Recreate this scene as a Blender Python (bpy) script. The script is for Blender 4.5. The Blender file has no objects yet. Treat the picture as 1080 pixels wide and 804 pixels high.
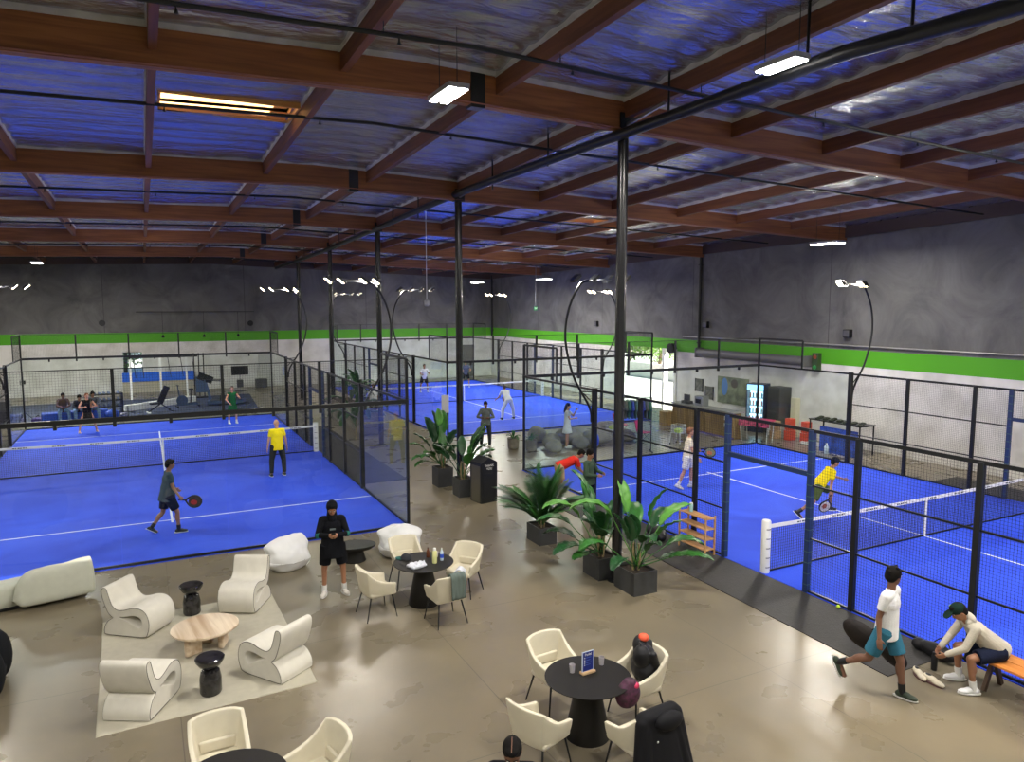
import bpy, bmesh, math, random
from mathutils import Vector, Matrix, Quaternion
random.seed(7)
S = bpy.context.scene
C = S.collection
PI = math.pi
V = Vector

# ------------------------------------------------------------------ camera
cam_d = bpy.data.cameras.new('camera'); cam = bpy.data.objects.new('camera', cam_d); C.objects.link(cam)
cam.location = (0, 0, 5.2243)
cam.rotation_euler = (PI/2 - 0.1036, 0, -0.4706)
cam_d.sensor_width = 36; cam_d.lens = 764.87/1080*36
cam_d.clip_start = 0.05; cam_d.clip_end = 400
S.camera = cam

# ------------------------------------------------------------------ sky, sun, exposure
S.view_settings.view_transform = 'Standard'; S.view_settings.look = 'None'
S.view_settings.gamma = 1; S.view_settings.use_curve_mapping = False
S.view_settings.exposure = 0.42
S.cycles.use_denoising = True
S.cycles.max_bounces = 8; S.cycles.diffuse_bounces = 4; S.cycles.glossy_bounces = 4
S.cycles.transmission_bounces = 6; S.cycles.transparent_max_bounces = 24
S.cycles.sample_clamp_indirect = 4.0
W = bpy.data.worlds.new('sky'); S.world = W; W.use_nodes = True
wn = W.node_tree.nodes; wl = W.node_tree.links
bg = wn['Background']
sky = wn.new('ShaderNodeTexSky')
try:
    sky.sky_type = 'HOSEK_WILKIE'; sky.turbidity = 3.0; sky.sun_direction = (0.3, -0.45, 0.84)
except Exception:
    pass
wl.new(sky.outputs[0], bg.inputs[0]); bg.inputs[1].default_value = 3.2
sun_d = bpy.data.lights.new('sun', 'SUN'); sun_d.energy = 24; sun_d.angle = 0.01; sun_d.color = (1, .93, .82)
sun = bpy.data.objects.new('sun', sun_d); C.objects.link(sun); sun.location = (10, -20, 40)
sun.rotation_euler = V((-0.30, 0.86, -0.42)).to_track_quat('-Z', 'Y').to_euler()

# light levels of the lamps (W)
HIGHBAY_W = 260
FLOOD_W = 55

# ------------------------------------------------------------------ materials
MATS = {}
def _bsdf(name):
    m = bpy.data.materials.new(name); m.use_nodes = True
    return m, m.node_tree.nodes, m.node_tree.links, m.node_tree.nodes['Principled BSDF']
def mat(name, col, rough=.5, metal=0.0, noise=0.0, scale=8.0, bump=0.0, bscale=40.0, spec=.5, sheen=0.0, stretch=(1,1,1), coat=0.0):
    if name in MATS: return MATS[name]
    m, n, l, b = _bsdf(name)
    c = tuple(col)+(1,)
    b.inputs['Base Color'].default_value = c; b.inputs['Roughness'].default_value = rough
    b.inputs['Metallic'].default_value = metal; b.inputs['Specular IOR Level'].default_value = spec
    if coat: b.inputs['Coat Weight'].default_value = coat
    if sheen: b.inputs['Sheen Weight'].default_value = sheen
    tc = n.new('ShaderNodeTexCoord'); mp = n.new('ShaderNodeMapping'); mp.inputs['Scale'].default_value = stretch
    l.new(tc.outputs['Object'], mp.inputs['Vector'])
    nz = n.new('ShaderNodeTexNoise'); nz.inputs['Scale'].default_value = scale; nz.inputs['Detail'].default_value = 5
    l.new(mp.outputs[0], nz.inputs['Vector'])
    k = noise if noise else .04
    rp = n.new('ShaderNodeValToRGB')
    rp.color_ramp.elements[0].position = .3; rp.color_ramp.elements[1].position = .7
    rp.color_ramp.elements[0].color = tuple(max(0, x*(1-k)) for x in col)+(1,)
    rp.color_ramp.elements[1].color = tuple(min(1, x*(1+k)) for x in col)+(1,)
    l.new(nz.outputs['Fac'], rp.inputs[0]); l.new(rp.outputs[0], b.inputs['Base Color'])
    if bump:
        n2 = n.new('ShaderNodeTexNoise'); n2.inputs['Scale'].default_value = bscale; n2.inputs['Detail'].default_value = 3
        l.new(mp.outputs[0], n2.inputs['Vector'])
        bp = n.new('ShaderNodeBump'); bp.inputs['Strength'].default_value = bump; bp.inputs['Distance'].default_value = .02
        l.new(n2.outputs['Fac'], bp.inputs['Height']); l.new(bp.outputs[0], b.inputs['Normal'])
    MATS[name] = m
    return m
def emis(name, col, s):
    if name in MATS: return MATS[name]
    m, n, l, b = _bsdf(name)
    b.inputs['Base Color'].default_value = tuple(col)+(1,)
    b.inputs['Emission Color'].default_value = tuple(col)+(1,); b.inputs['Emission Strength'].default_value = s
    MATS[name] = m; return m

def mat_glass():
    m = bpy.data.materials.new('glass'); m.use_nodes = True; n = m.node_tree.nodes; l = m.node_tree.links
    n.clear()
    o = n.new('ShaderNodeOutputMaterial'); mx = n.new('ShaderNodeMixShader'); t = n.new('ShaderNodeBsdfTransparent')
    t.inputs[0].default_value = (.93, .97, .96, 1)
    g = n.new('ShaderNodeBsdfGlossy'); g.inputs['Roughness'].default_value = .01
    f = n.new('ShaderNodeFresnel'); f.inputs['IOR'].default_value = 1.5
    ge = n.new('ShaderNodeNewGeometry'); iv = n.new('ShaderNodeMath'); iv.operation = 'SUBTRACT'; iv.inputs[0].default_value = 1
    l.new(ge.outputs['Backfacing'], iv.inputs[1]); mu = n.new('ShaderNodeMath'); mu.operation = 'MULTIPLY'
    l.new(iv.outputs[0], mu.inputs[0]); l.new(f.outputs[0], mu.inputs[1])
    l.new(mu.outputs[0], mx.inputs[0]); l.new(t.outputs[0], mx.inputs[1]); l.new(g.outputs[0], mx.inputs[2]); l.new(mx.outputs[0], o.inputs[0])
    return m
GLASS = mat_glass()
def mat_diffuser():
    m = bpy.data.materials.new('frosted_skylight'); m.use_nodes = True; n = m.node_tree.nodes; l = m.node_tree.links; n.clear()
    o = n.new('ShaderNodeOutputMaterial'); t = n.new('ShaderNodeBsdfTranslucent'); t.inputs[0].default_value = (.9, .9, .88, 1); l.new(t.outputs[0], o.inputs[0]); return m
FROST = mat_diffuser()

def mat_floor():
    m, n, l, b = _bsdf('polished_concrete')
    tc = n.new('ShaderNodeTexCoord')
    a = n.new('ShaderNodeTexNoise'); a.inputs['Scale'].default_value = .28; a.inputs['Detail'].default_value = 7; a.inputs['Roughness'].default_value = .62
    a.inputs['Distortion'].default_value = .3
    c = n.new('ShaderNodeTexNoise'); c.inputs['Scale'].default_value = 1.1; c.inputs['Detail'].default_value = 8; c.inputs['Distortion'].default_value = .15
    l.new(tc.outputs['Object'], a.inputs['Vector']); l.new(tc.outputs['Object'], c.inputs['Vector'])
    r = n.new('ShaderNodeValToRGB'); e = r.color_ramp.elements
    e[0].position = .2; e[0].color = (.122, .108, .082, 1); e[1].position = .8; e[1].color = (.245, .196, .120, 1)
    x = r.color_ramp.elements.new(.5); x.color = (.180, .152, .103, 1)
    l.new(a.outputs['Fac'], r.inputs[0])
    r2 = n.new('ShaderNodeValToRGB'); r2.color_ramp.elements[0].position = .3; r2.color_ramp.elements[1].position = .75
    r2.color_ramp.elements[0].color = (.94, .94, .94, 1); r2.color_ramp.elements[1].color = (1.04, 1.04, 1.04, 1)
    l.new(c.outputs['Fac'], r2.inputs[0])
    mx = n.new('ShaderNodeMix'); mx.data_type = 'RGBA'; mx.blend_type = 'MULTIPLY'; mx.inputs[0].default_value = 1
    l.new(r.outputs[0], mx.inputs[6]); l.new(r2.outputs[0], mx.inputs[7])
    # saw-cut joints
    sp = n.new('ShaderNodeSeparateXYZ'); l.new(tc.outputs['Object'], sp.inputs[0])
    prev = mx.outputs[2]
    for ax, per, off in ((0, 3.81, .2), (1, 3.82, 3.4)):
        ad = n.new('ShaderNodeMath'); ad.operation = 'ADD'; ad.inputs[1].default_value = -off+200*per; l.new(sp.outputs[ax], ad.inputs[0])
        md = n.new('ShaderNodeMath'); md.operation = 'MODULO'; md.inputs[1].default_value = per; l.new(ad.outputs[0], md.inputs[0])
        lt = n.new('ShaderNodeMath'); lt.operation = 'LESS_THAN'; lt.inputs[1].default_value = .012; l.new(md.outputs[0], lt.inputs[0])
        mm = n.new('ShaderNodeMix'); mm.data_type = 'RGBA'; l.new(lt.outputs[0], mm.inputs[0]); l.new(prev, mm.inputs[6]); mm.inputs[7].default_value = (.1, .085, .06, 1)
        prev = mm.outputs[2]
    l.new(prev, b.inputs['Base Color'])
    rr = n.new('ShaderNodeMapRange'); rr.inputs[3].default_value = .20; rr.inputs[4].default_value = .38
    l.new(c.outputs['Fac'], rr.inputs[0]); l.new(rr.outputs[0], b.inputs['Roughness'])
    b.inputs['Specular IOR Level'].default_value = .55
    return m

def mat_wall():
    """tilt-up concrete: raw grey above, green stripe, white paint below"""
    m, n, l, b = _bsdf('painted_concrete')
    g = n.new('ShaderNodeNewGeometry'); sp = n.new('ShaderNodeSeparateXYZ'); l.new(g.outputs['Position'], sp.inputs[0])
    a = n.new('ShaderNodeTexNoise'); a.inputs['Scale'].default_value = .45; a.inputs['Detail'].default_value = 8; a.inputs['Roughness'].default_value = .65; a.inputs['Distortion'].default_value = 1.2
    l.new(g.outputs['Position'], a.inputs['Vector'])
    r = n.new('ShaderNodeValToRGB'); e = r.color_ramp.elements
    e[0].position = .3; e[0].color = (.055, .055, .056, 1); e[1].position = .72; e[1].color = (.155, .152, .148, 1)
    l.new(a.outputs['Fac'], r.inputs[0])
    def step(v, out):
        s = n.new('ShaderNodeMath'); s.operation = 'LESS_THAN'; s.inputs[1].default_value = v; l.new(out, s.inputs[0]); return s.outputs[0]
    w = n.new('ShaderNodeTexNoise'); w.inputs['Scale'].default_value = 1.2; w.inputs['Detail'].default_value = 6; l.new(g.outputs['Position'], w.inputs['Vector'])
    rw = n.new('ShaderNodeValToRGB'); rw.color_ramp.elements[0].color = (.5, .49, .45, 1); rw.color_ramp.elements[1].color = (.68, .67, .64, 1)
    rw.color_ramp.elements[0].position = .3; rw.color_ramp.elements[1].position = .6
    l.new(w.outputs['Fac'], rw.inputs[0])
    m1 = n.new('ShaderNodeMix'); m1.data_type = 'RGBA'; l.new(step(3.6, sp.outputs[2]), m1.inputs[0]); l.new(r.outputs[0], m1.inputs[6]); m1.inputs[7].default_value = (.07, .33, .006, 1)
    m2 = n.new('ShaderNodeMix'); m2.data_type = 'RGBA'; l.new(step(3.0, sp.outputs[2]), m2.inputs[0]); l.new(m1.outputs[2], m2.inputs[6]); l.new(rw.outputs[0], m2.inputs[7])
    l.new(m2.outputs[2], b.inputs['Base Color']); b.inputs['Roughness'].default_value = .7
    return m

def mat_foil():
    m, n, l, b = _bsdf('roof_insulation_foil')
    tc = n.new('ShaderNodeTexCoord'); mp = n.new('ShaderNodeMapping'); mp.inputs['Scale'].default_value = (.9, 3.2, 1)
    l.new(tc.outputs['Object'], mp.inputs[0])
    a = n.new('ShaderNodeTexNoise'); a.inputs['Scale'].default_value = 2.0; a.inputs['Detail'].default_value = 6; a.inputs['Distortion'].default_value = .6
    l.new(mp.outputs[0], a.inputs[0])
    bp = n.new('ShaderNodeBump'); bp.inputs['Strength'].default_value = .8; bp.inputs['Distance'].default_value = .08
    l.new(a.outputs['Fac'], bp.inputs['Height']); l.new(bp.outputs[0], b.inputs['Normal'])
    b.inputs['Base Color'].default_value = (.50, .50, .54, 1); b.inputs['Metallic'].default_value = .82; b.inputs['Roughness'].default_value = .24
    return m

def mat_wood(name, c1, c2, rough=.6, axis=0, scale=1.0):
    if name in MATS: return MATS[name]
    m, n, l, b = _bsdf(name)
    tc = n.new('ShaderNodeTexCoord'); mp = n.new('ShaderNodeMapping')
    sc = [14*scale]*3; sc[axis] = .8*scale; mp.inputs['Scale'].default_value = sc
    l.new(tc.outputs['Object'], mp.inputs[0])
    a = n.new('ShaderNodeTexNoise'); a.inputs['Scale'].default_value = 1; a.inputs['Detail'].default_value = 6; a.inputs['Distortion'].default_value = .4
    l.new(mp.outputs[0], a.inputs[0])
    r = n.new('ShaderNodeValToRGB'); e = r.color_ramp.elements
    e[0].position = .35; e[0].color = tuple(c1)+(1,); e[1].position = .65; e[1].color = tuple(c2)+(1,)
    l.new(a.outputs['Fac'], r.inputs[0]); l.new(r.outputs[0], b.inputs['Base Color'])
    b.inputs['Roughness'].default_value = rough
    MATS[name] = m
    return m

def mat_turf():
    m, n, l, b = _bsdf('blue_turf')
    tc = n.new('ShaderNodeTexCoord')
    a = n.new('ShaderNodeTexNoise'); a.inputs['Scale'].default_value = .5; a.inputs['Detail'].default_value = 5; a.inputs['Distortion'].default_value = 1
    l.new(tc.outputs['Object'], a.inputs[0])
    r = n.new('ShaderNodeValToRGB'); e = r.color_ramp.elements
    e[0].position = .35; e[0].color = (.014, .055, .62, 1); e[1].position = .7; e[1].color = (.026, .085, .76, 1)
    l.new(a.outputs['Fac'], r.inputs[0]); l.new(r.outputs[0], b.inputs['Base Color'])
    f = n.new('ShaderNodeTexNoise'); f.inputs['Scale'].default_value = 160; l.new(tc.outputs['Object'], f.inputs[0])
    bp = n.new('ShaderNodeBump'); bp.inputs['Strength'].default_value = .35; bp.inputs['Distance'].default_value = .01
    l.new(f.outputs['Fac'], bp.inputs['Height']); l.new(bp.outputs[0], b.inputs['Normal'])
    b.inputs['Roughness'].default_value = .75; b.inputs['Specular IOR Level'].default_value = .3
    return m

# ------------------------------------------------------------------ mesh builder
class M:
    def __init__(s): s.v = []; s.f = []
    def add(s, vs, fs, T=None):
        o = len(s.v)
        s.v += [tuple(T @ V(q)) if T is not None else tuple(q) for q in vs]
        s.f += [tuple(o+i for i in f) for f in fs]
        return s
    def box(s, c, d, R=None):
        x, y, z = d[0]/2, d[1]/2, d[2]/2
        vs = [V((a, b, e)) for a in (-x, x) for b in (-y, y) for e in (-z, z)]
        if R is not None: vs = [R @ q for q in vs]
        vs = [q+V(c) for q in vs]
        return s.add(vs, [(0, 1, 3, 2), (4, 6, 7, 5), (0, 4, 5, 1), (2, 3, 7, 6), (0, 2, 6, 4), (1, 5, 7, 3)])
    def bb(s, lo, hi):
        return s.box([(a+b)/2 for a, b in zip(lo, hi)], [abs(b-a) for a, b in zip(lo, hi)])
    def bar(s, p0, p1, w, h=None, up=(0, 0, 1)):
        h = h or w; p0 = V(p0); p1 = V(p1); d = p1-p0; L = d.length; d.normalize()
        u = V(up); x = d.cross(u)
        if x.length < 1e-4: x = d.cross(V((0, 1, 0)))
        x.normalize(); u = x.cross(d).normalized()
        R = Matrix((x, d, u)).transposed()
        return s.box((p0+p1)/2, (w, L, h), R)
    def ring_tube(s, pts, rad, n=8, cap=True, sx=1.0, up=None):
        pts = [V(p) for p in pts]; k = len(pts)
        if not isinstance(rad, (list, tuple)): rad = [rad]*k
        o = len(s.v); t0 = (pts[1]-pts[0]).normalized()
        a = V(up) if up else (V((0, 0, 1)) if abs(t0.z) < .9 else V((1, 0, 0)))
        x = t0.cross(a).normalized()
        for i, p in enumerate(pts):
            t = (pts[min(i+1, k-1)]-pts[max(i-1, 0)]).normalized()
            x = (x - t*x.dot(t)).normalized(); y = t.cross(x)
            for j in range(n):
                th = 2*PI*j/n
                s.v.append(tuple(p+(x*math.cos(th)*sx+y*math.sin(th))*rad[i]))
        for i in range(k-1):
            for j in range(n):
                s.f.append((o+i*n+j, o+i*n+(j+1) % n, o+(i+1)*n+(j+1) % n, o+(i+1)*n+j))
        if cap:
            s.f.append(tuple(o+j for j in range(n))[::-1]); s.f.append(tuple(o+(k-1)*n+j for j in range(n)))
        return s
    def cyl(s, p0, p1, r0, r1=None, n=16):
        return s.ring_tube([p0, p1], [r0, r0 if r1 is None else r1], n)
    def lathe(s, prof, n=24, c=(0, 0, 0), sx=1, sy=1):
        o = len(s.v); k = len(prof)
        for r, z in prof:
            for j in range(n):
                th = 2*PI*j/n; s.v.append((c[0]+r*sx*math.cos(th), c[1]+r*sy*math.sin(th), c[2]+z))
        for i in range(k-1):
            for j in range(n):
                s.f.append((o+i*n+j, o+i*n+(j+1) % n, o+(i+1)*n+(j+1) % n, o+(i+1)*n+j))
        s.f.append(tuple(o+j for j in range(n))[::-1]); s.f.append(tuple(o+(k-1)*n+j for j in range(n)))
        return s
    def ell(s, c, r, R=None, n=14, m=9):
        vs = []; fs = []
        for i in range(m+1):
            ph = PI*i/m
            for j in range(n):
                th = 2*PI*j/n
                q = V((r[0]*math.sin(ph)*math.cos(th), r[1]*math.sin(ph)*math.sin(th), r[2]*math.cos(ph)))
                if R is not None: q = R @ q
                vs.append(q+V(c))
        for i in range(m):
            for j in range(n):
                fs.append((i*n+j, (i+1)*n+j, (i+1)*n+(j+1) % n, i*n+(j+1) % n))
        return s.add(vs, fs)
    def cap(s, p0, p1, r0, r1=None, n=12):
        """tapered capsule"""
        r1 = r0 if r1 is None else r1; p0 = V(p0); p1 = V(p1); d = (p1-p0).normalized()
        pts = []; rr = []
        for a in (-.98, -.8, -.5, -.2): pts.append(p0+d*r0*a); rr.append(r0*math.sqrt(max(.02, 1-a*a)))
        pts += [p0, p1]; rr += [r0, r1]
        for a in (.2, .5, .8, .98): pts.append(p1+d*r1*a); rr.append(r1*math.sqrt(max(.02, 1-a*a)))
        return s.ring_tube(pts, rr, n)
    def fru(s, p0, p1, a, b, xd=(1, 0, 0), n=22):
        """flat-ended elliptical frustum, a=(rx,ry) at p0, b at p1"""
        p0 = V(p0); p1 = V(p1); d = (p1-p0).normalized(); x = V(xd); x = (x-d*x.dot(d)).normalized(); y = d.cross(x)
        vs = []
        for p, (rx, ry) in ((p0, a), (p1, b)):
            for j in range(n):
                th = 2*PI*j/n; vs.append(p+x*rx*math.cos(th)+y*ry*math.sin(th))
        fs = [(j, (j+1) % n, n+(j+1) % n, n+j) for j in range(n)]+[tuple(range(n))[::-1], tuple(n+j for j in range(n))]
        return s.add(vs, fs)
    def mesh(s, name, sharp=35):
        me = bpy.data.meshes.new(name); me.from_pydata(s.v, [], s.f); me.validate(); me.update()
        bm = bmesh.new(); bm.from_mesh(me); bmesh.ops.recalc_face_normals(bm, faces=bm.faces); bm.to_mesh(me); bm.free()
        me.shade_smooth(); me.set_sharp_from_angle(angle=math.radians(sharp))
        return me
    def obj(s, name, m, parent=None, bevel=0, sharp=35, sub=0):
        o = link(name, s.mesh(name, sharp), m, parent)
        if bevel:
            b = o.modifiers.new('bevel', 'BEVEL'); b.width = bevel; b.segments = 2; b.limit_method = 'ANGLE'; b.angle_limit = math.radians(40)
        if sub:
            b = o.modifiers.new('sub', 'SUBSURF'); b.levels = sub; b.render_levels = sub
        return o
def link(name, me, m, parent=None):
    o = bpy.data.objects.new(name, me); C.objects.link(o)
    if m is not None and not me.materials: me.materials.append(m)
    if parent is not None: o.parent = parent
    return o
def tag(o, label, cat, group=None, kind=None):
    o['label'] = label; o['category'] = cat
    if group: o['group'] = group
    if kind: o['kind'] = kind
    return o
def thing(name, label, cat, loc=(0, 0, 0), rz=0, group=None):
    o = bpy.data.objects.new(name, None); C.objects.link(o); o.location = loc; o.rotation_euler = (0, 0, rz)
    return tag(o, label, cat, group)
def struct(o, label=None):
    o['kind'] = 'structure'
    if label: o['label'] = label
    return o
def copy_tree(o, parent=None):
    c = o.copy(); C.objects.link(c); c.parent = parent
    for ch in o.children: copy_tree(ch, c)
    return c
def remeshed(mb, name, m, parent, vox=.012, smooth=4):
    """several overlapping closed solids fused to one continuous surface"""
    me = bpy.data.meshes.new('tmp'); me.from_pydata(mb.v, [], mb.f)
    bm = bmesh.new(); bm.from_mesh(me); bmesh.ops.recalc_face_normals(bm, faces=bm.faces); bm.to_mesh(me); bm.free()
    t = bpy.data.objects.new('tmp', me); C.objects.link(t)
    r = t.modifiers.new('r', 'REMESH'); r.mode = 'VOXEL'; r.voxel_size = vox
    s = t.modifiers.new('s', 'SMOOTH'); s.iterations = smooth; s.factor = .5
    dg = bpy.context.evaluated_depsgraph_get(); dg.update()
    out = bpy.data.meshes.new_from_object(t.evaluated_get(dg)); out.name = name
    bpy.data.objects.remove(t); bpy.data.meshes.remove(me)
    out.shade_smooth(); out.materials.clear()
    return link(name, out, m, parent)
def text(name, body, size, m, loc, rot, parent, ext=.002, align='CENTER'):
    cu = bpy.data.curves.new(name, 'FONT'); cu.body = body; cu.size = size; cu.extrude = ext; cu.align_x = align; cu.align_y = 'CENTER'
    t = bpy.data.objects.new('t', cu); C.objects.link(t)
    dg = bpy.context.evaluated_depsgraph_get(); dg.update()
    me = bpy.data.meshes.new_from_object(t.evaluated_get(dg)); bpy.data.objects.remove(t)
    me.materials.clear()
    o = link(name, me, m, parent); o.location = loc; o.rotation_euler = rot
    return o
def spline(pts, n=6, closed=False):
    P = [V(p) for p in pts]; k = len(P); out = []
    rng = range(k) if closed else range(k-1)
    for i in rng:
        if closed: a, b, c, d = P[(i-1) % k], P[i], P[(i+1) % k], P[(i+2) % k]
        else: a, b, c, d = P[max(i-1, 0)], P[i], P[i+1], P[min(i+2, k-1)]
        for j in range(n):
            t = j/n
            out.append(.5*((2*b)+(c-a)*t+(2*a-5*b+4*c-d)*t*t+(3*b-a-3*c+d)*t**3))
    if not closed: out.append(P[-1])
    return out

# shared materials
BLACK = mat('black_powder_coat', (.010, .011, .013), .38, spec=.35)
NAVY = mat('navy_padding', (.012, .03, .10), .5)
WHITE = mat('white_vinyl', (.72, .72, .70), .5)
LINE = mat('white_line', (.62, .66, .80), .7)
STEEL = mat('galvanised_steel', (.35, .35, .35), .4, .8)
RUBBER = mat('black_rubber', (.022, .021, .021), .6, bump=.3, noise=.2)
TURF = mat_turf()
FOILWHITE = mat('insulation_edge', (.5, .5, .5), .6, noise=.2, scale=3)
GLU = mat_wood('glulam', (.185, .062, .020), (.30, .115, .036), .55, 0)
PUR = mat_wood('purlin_wood', (.11, .037, .016), (.175, .062, .025), .6, 1)
CREAM = mat('cream_leather', (.62, .57, .44), .55, noise=.03)

# ------------------------------------------------------------------ building shell
XW, YF, XL, YN = 23.3, 49.3, -14.0, -3.0
GY = [3.39, 11.03, 18.67, 26.31, 33.95, 41.59]
PX = [7.85+2.52*k for k in range(-8, 6)]
def deck(x, y):
    return (9.07-.034*(y-11) if y < 18.67 else 8.81-.017*(y-18.67))-(.032*(x-4) if x > 4 else .028*(4-x))
FLOOR = mat_floor(); WALL = mat_wall(); FOIL = mat_foil()
struct(M().bb((XL, YN, -.2), (XW, YF, 0)).obj('floor', FLOOR))
DOOR = (28.0, 32.6, 3.1)
w = M(); w.bb((XW, YN, 0), (XW+.25, DOOR[0], 9.3)); w.bb((XW, DOOR[1], 0), (XW+.25, YF, 9.3)); w.bb((XW, DOOR[0], DOOR[2]), (XW+.25, DOOR[1], 9.3))
struct(w.obj('wall_right', WALL))
WX = (-1.15, -.05, 1.0, 2.45)
w = M(); w.bb((XL, YF, 0), (WX[0], YF+.25, 9.3)); w.bb((WX[1], YF, 0), (XW, YF+.25, 9.3)); w.bb((WX[0], YF, 0), (WX[1], YF+.25, WX[2])); w.bb((WX[0], YF, WX[3]), (WX[1], YF+.25, 9.3))
struct(w.obj('wall_far', WALL))
struct(M().bb((XL-.25, YN, 0), (XL, YF, 9.3)).obj('wall_left', WALL))
struct(M().bb((XL, YN-.25, 0), (XW, YN, 9.4)).obj('wall_near', WALL))
wf = struct(M().bb((WX[0], YF+.1, WX[2]), (WX[1], YF+.12, WX[3])).obj('window_1', GLASS))
fr = M(); 
for a, b in (((WX[0], WX[2]), (WX[1], WX[2])), ((WX[0], WX[3]), (WX[1], WX[3])), ((WX[0], WX[2]), (WX[0], WX[3])), ((WX[1], WX[2]), (WX[1], WX[3]))):
    fr.bar((a[0], YF+.1, a[1]), (b[0], YF+.1, b[1]), .07)
fr.obj('window_frame', WHITE, wf)
# door jambs of the roll-up opening
for k, y in enumerate((DOOR[0]+.05, 28.95, DOOR[1]-.05)):
    struct(M().bb((XW-.06, y-.09, 0), (XW+.2, y+.09, DOOR[2])).obj('door_%d' % (k+1), WHITE, bevel=.01), 'white steel jamb of the open roll-up doorway')
# thin tilt-up panel joints and a painted rail above the stripe
JOINT = mat('panel_joint', (.05, .05, .05), .9)
for k, y in enumerate((11.5, 19.2, 26.9, 34.5, 42.0)):
    struct(M().bb((XW-.004, y-.012, 3.6), (XW+.01, y+.012, 8.3)).obj('trim_%d' % (k+1), JOINT))
for k, x in enumerate((-10.0, -2.0, 5.9, 13.8)):
    struct(M().bb((x-.015, YF-.004, 3.6), (x+.015, YF+.01, 8.3)).obj('trim_%d' % (k+11), JOINT))
GREYP = mat('grey_pipe', (.28, .28, .27), .5, .4)
struct(M().cyl((XW-.06, YN+1, 3.75), (XW-.06, 27.5, 3.75), .03, n=8).obj('trim_21', GREYP), 'thin grey conduit along the top of the green stripe')
LED2 = mat('ledger_dark', (.05, .03, .025), .7)

# roof: foil-faced insulation
from mathutils import noise as mn
SKY = [(.46, 2.70, 13.85, 14.95), (12.98, 15.2, 22.3, 23.2), (.46, 2.6, 28.9, 29.6)]
nx = 168; ny = 686
vs = []; fs = []
for j in range(ny+1):
    y = YN+(YF-YN)*j/ny
    for i in range(nx+1):
        x = XL+(XW-XL)*i/nx
        a = abs(math.sin(PI*y/.61))
        s = .06+.035*mn.noise(V((x*.5, y*.4, 3)))
        z = deck(x, y)-.03-s*a**.7-.03*mn.noise(V((x*2.1, y*2.1, 0)))*a
        vs.append((x, y, z))
for j in range(ny):
    yc = YN+(YF-YN)*(j+.5)/ny
    for i in range(nx):
        xc = XL+(XW-XL)*(i+.5)/nx
        if any(a < xc < b and c < yc < d for a, b, c, d in SKY): continue
        k = j*(nx+1)+i; fs.append((k, k+nx+1, k+nx+2, k+1))
cm = bpy.data.meshes.new('ceiling'); cm.from_pydata(vs, [], fs); cm.shade_smooth()
struct(link('ceiling', cm, FOIL))
# roof boards above the insulation, open at the skylights
rb = M()
xs = sorted({XL, XW, *[q for s_ in SKY for q in s_[:2]]}); ys = sorted({YN, YF, *[q for s_ in SKY for q in s_[2:]]})
xs = sorted(set(xs+[4.0])); ys = sorted(set(ys+[18.67]))
for a, b in zip(xs, xs[1:]):
    for c, d in zip(ys, ys[1:]):
        if any(abs(a-s_[0]) < .01 and abs(c-s_[2]) < .01 for s_ in SKY) or any(s_[0]-.01 <= a and b <= s_[1]+.01 and s_[2]-.01 <= c and d <= s_[3]+.01 for s_ in SKY): continue
        q = [(x, y, deck(x, y)+z) for z in (.06, .12) for (x, y) in ((a, c), (b, c), (b, d), (a, d))]
        rb.add(q, [(0, 1, 2, 3), (7, 6, 5, 4), (0, 4, 5, 1), (1, 5, 6, 2), (2, 6, 7, 3), (3, 7, 4, 0)])
struct(rb.obj('ceiling_roof_boards', LED2))
SKYWOOD = mat_wood('skylight_plywood', (.58, .27, .08), (.80, .44, .15), .6, 0)
for k, (a, b, c, d) in enumerate(SKY):
    zz = deck((a+b)/2, (c+d)/2)-.12
    m = M(); h = .62
    for lo, hi in (((a-.04, c-.04), (b+.04, c)), ((a-.04, d), (b+.04, d+.04)), ((a-.04, c), (a, d)), ((b, c), (b+.04, d))):
        m.bb((lo[0], lo[1], zz), (hi[0], hi[1], zz+h))
    sk = struct(m.obj('window_%d' % (k+2), SKYWOOD), 'plywood-lined skylight well cut through the roof')
    M().bb((a-.06, c-.06, zz+h), (b+.06, d+.06, zz+h+.03)).obj('skylight_pane', GLASS, sk)

# girders (along X), steel hinge straps, purlins (along Y)
def girder(y, k):
    m = M(); dp = .60; t = .085
    xs_ = [XL, 4.0, XW]
    v = [(x, y+sy, deck(x, y)-.02-o) for sy in (-t, t) for o in (0, dp) for x in xs_]
    # indices: side*6 + o*3 + i
    f = []
    for i in range(2):
        f += [(i, i+1, 3+i+1, 3+i), (6+i, 6+3+i, 6+3+i+1, 6+i+1), (i, 6+i, 6+i+1, i+1), (3+i, 3+i+1, 9+i+1, 9+i)]
    f += [(0, 3, 9, 6), (2, 8, 11, 5)]
    m.add(v, f)
    o = struct(m.obj('ceiling_girder', GLU), 'deep orange-brown glulam roof girder')
    for sy in (-1, 1):
        e = M()
        for i in range(2):
            x0, x1 = xs_[i], xs_[i+1]
            e.add([(x, y+sy*(t+q), deck(x, y)-.03-r) for q in (.0, .03) for r in (0, .10) for x in (x0, x1)], [(0, 1, 3, 2), (4, 6, 7, 5), (0, 4, 5, 1), (2, 3, 7, 6), (0, 2, 6, 4), (1, 5, 7, 3)])
        e.obj('insulation_edge', FOILWHITE, o)
    hx = 4.95
    b = M(); z = deck(hx, y); b.bb((hx-.12, y-.11, z-.66), (hx+.12, y+.11, z-.08)); b.obj('hinge_strap', mat('dark_steel', (.03, .032, .035), .4, .5), o)
    # galvanised conduit along the underside edge
    cd = M(); cd.ring_tube([(x, y-.11, deck(x, y)-.60) for x in (XL+1, 0, 4, 10, 17, XW-.2)], .012, 6); cd.obj('conduit', mat('conduit_pink', (.30, .12, .08), .5), o)
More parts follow.
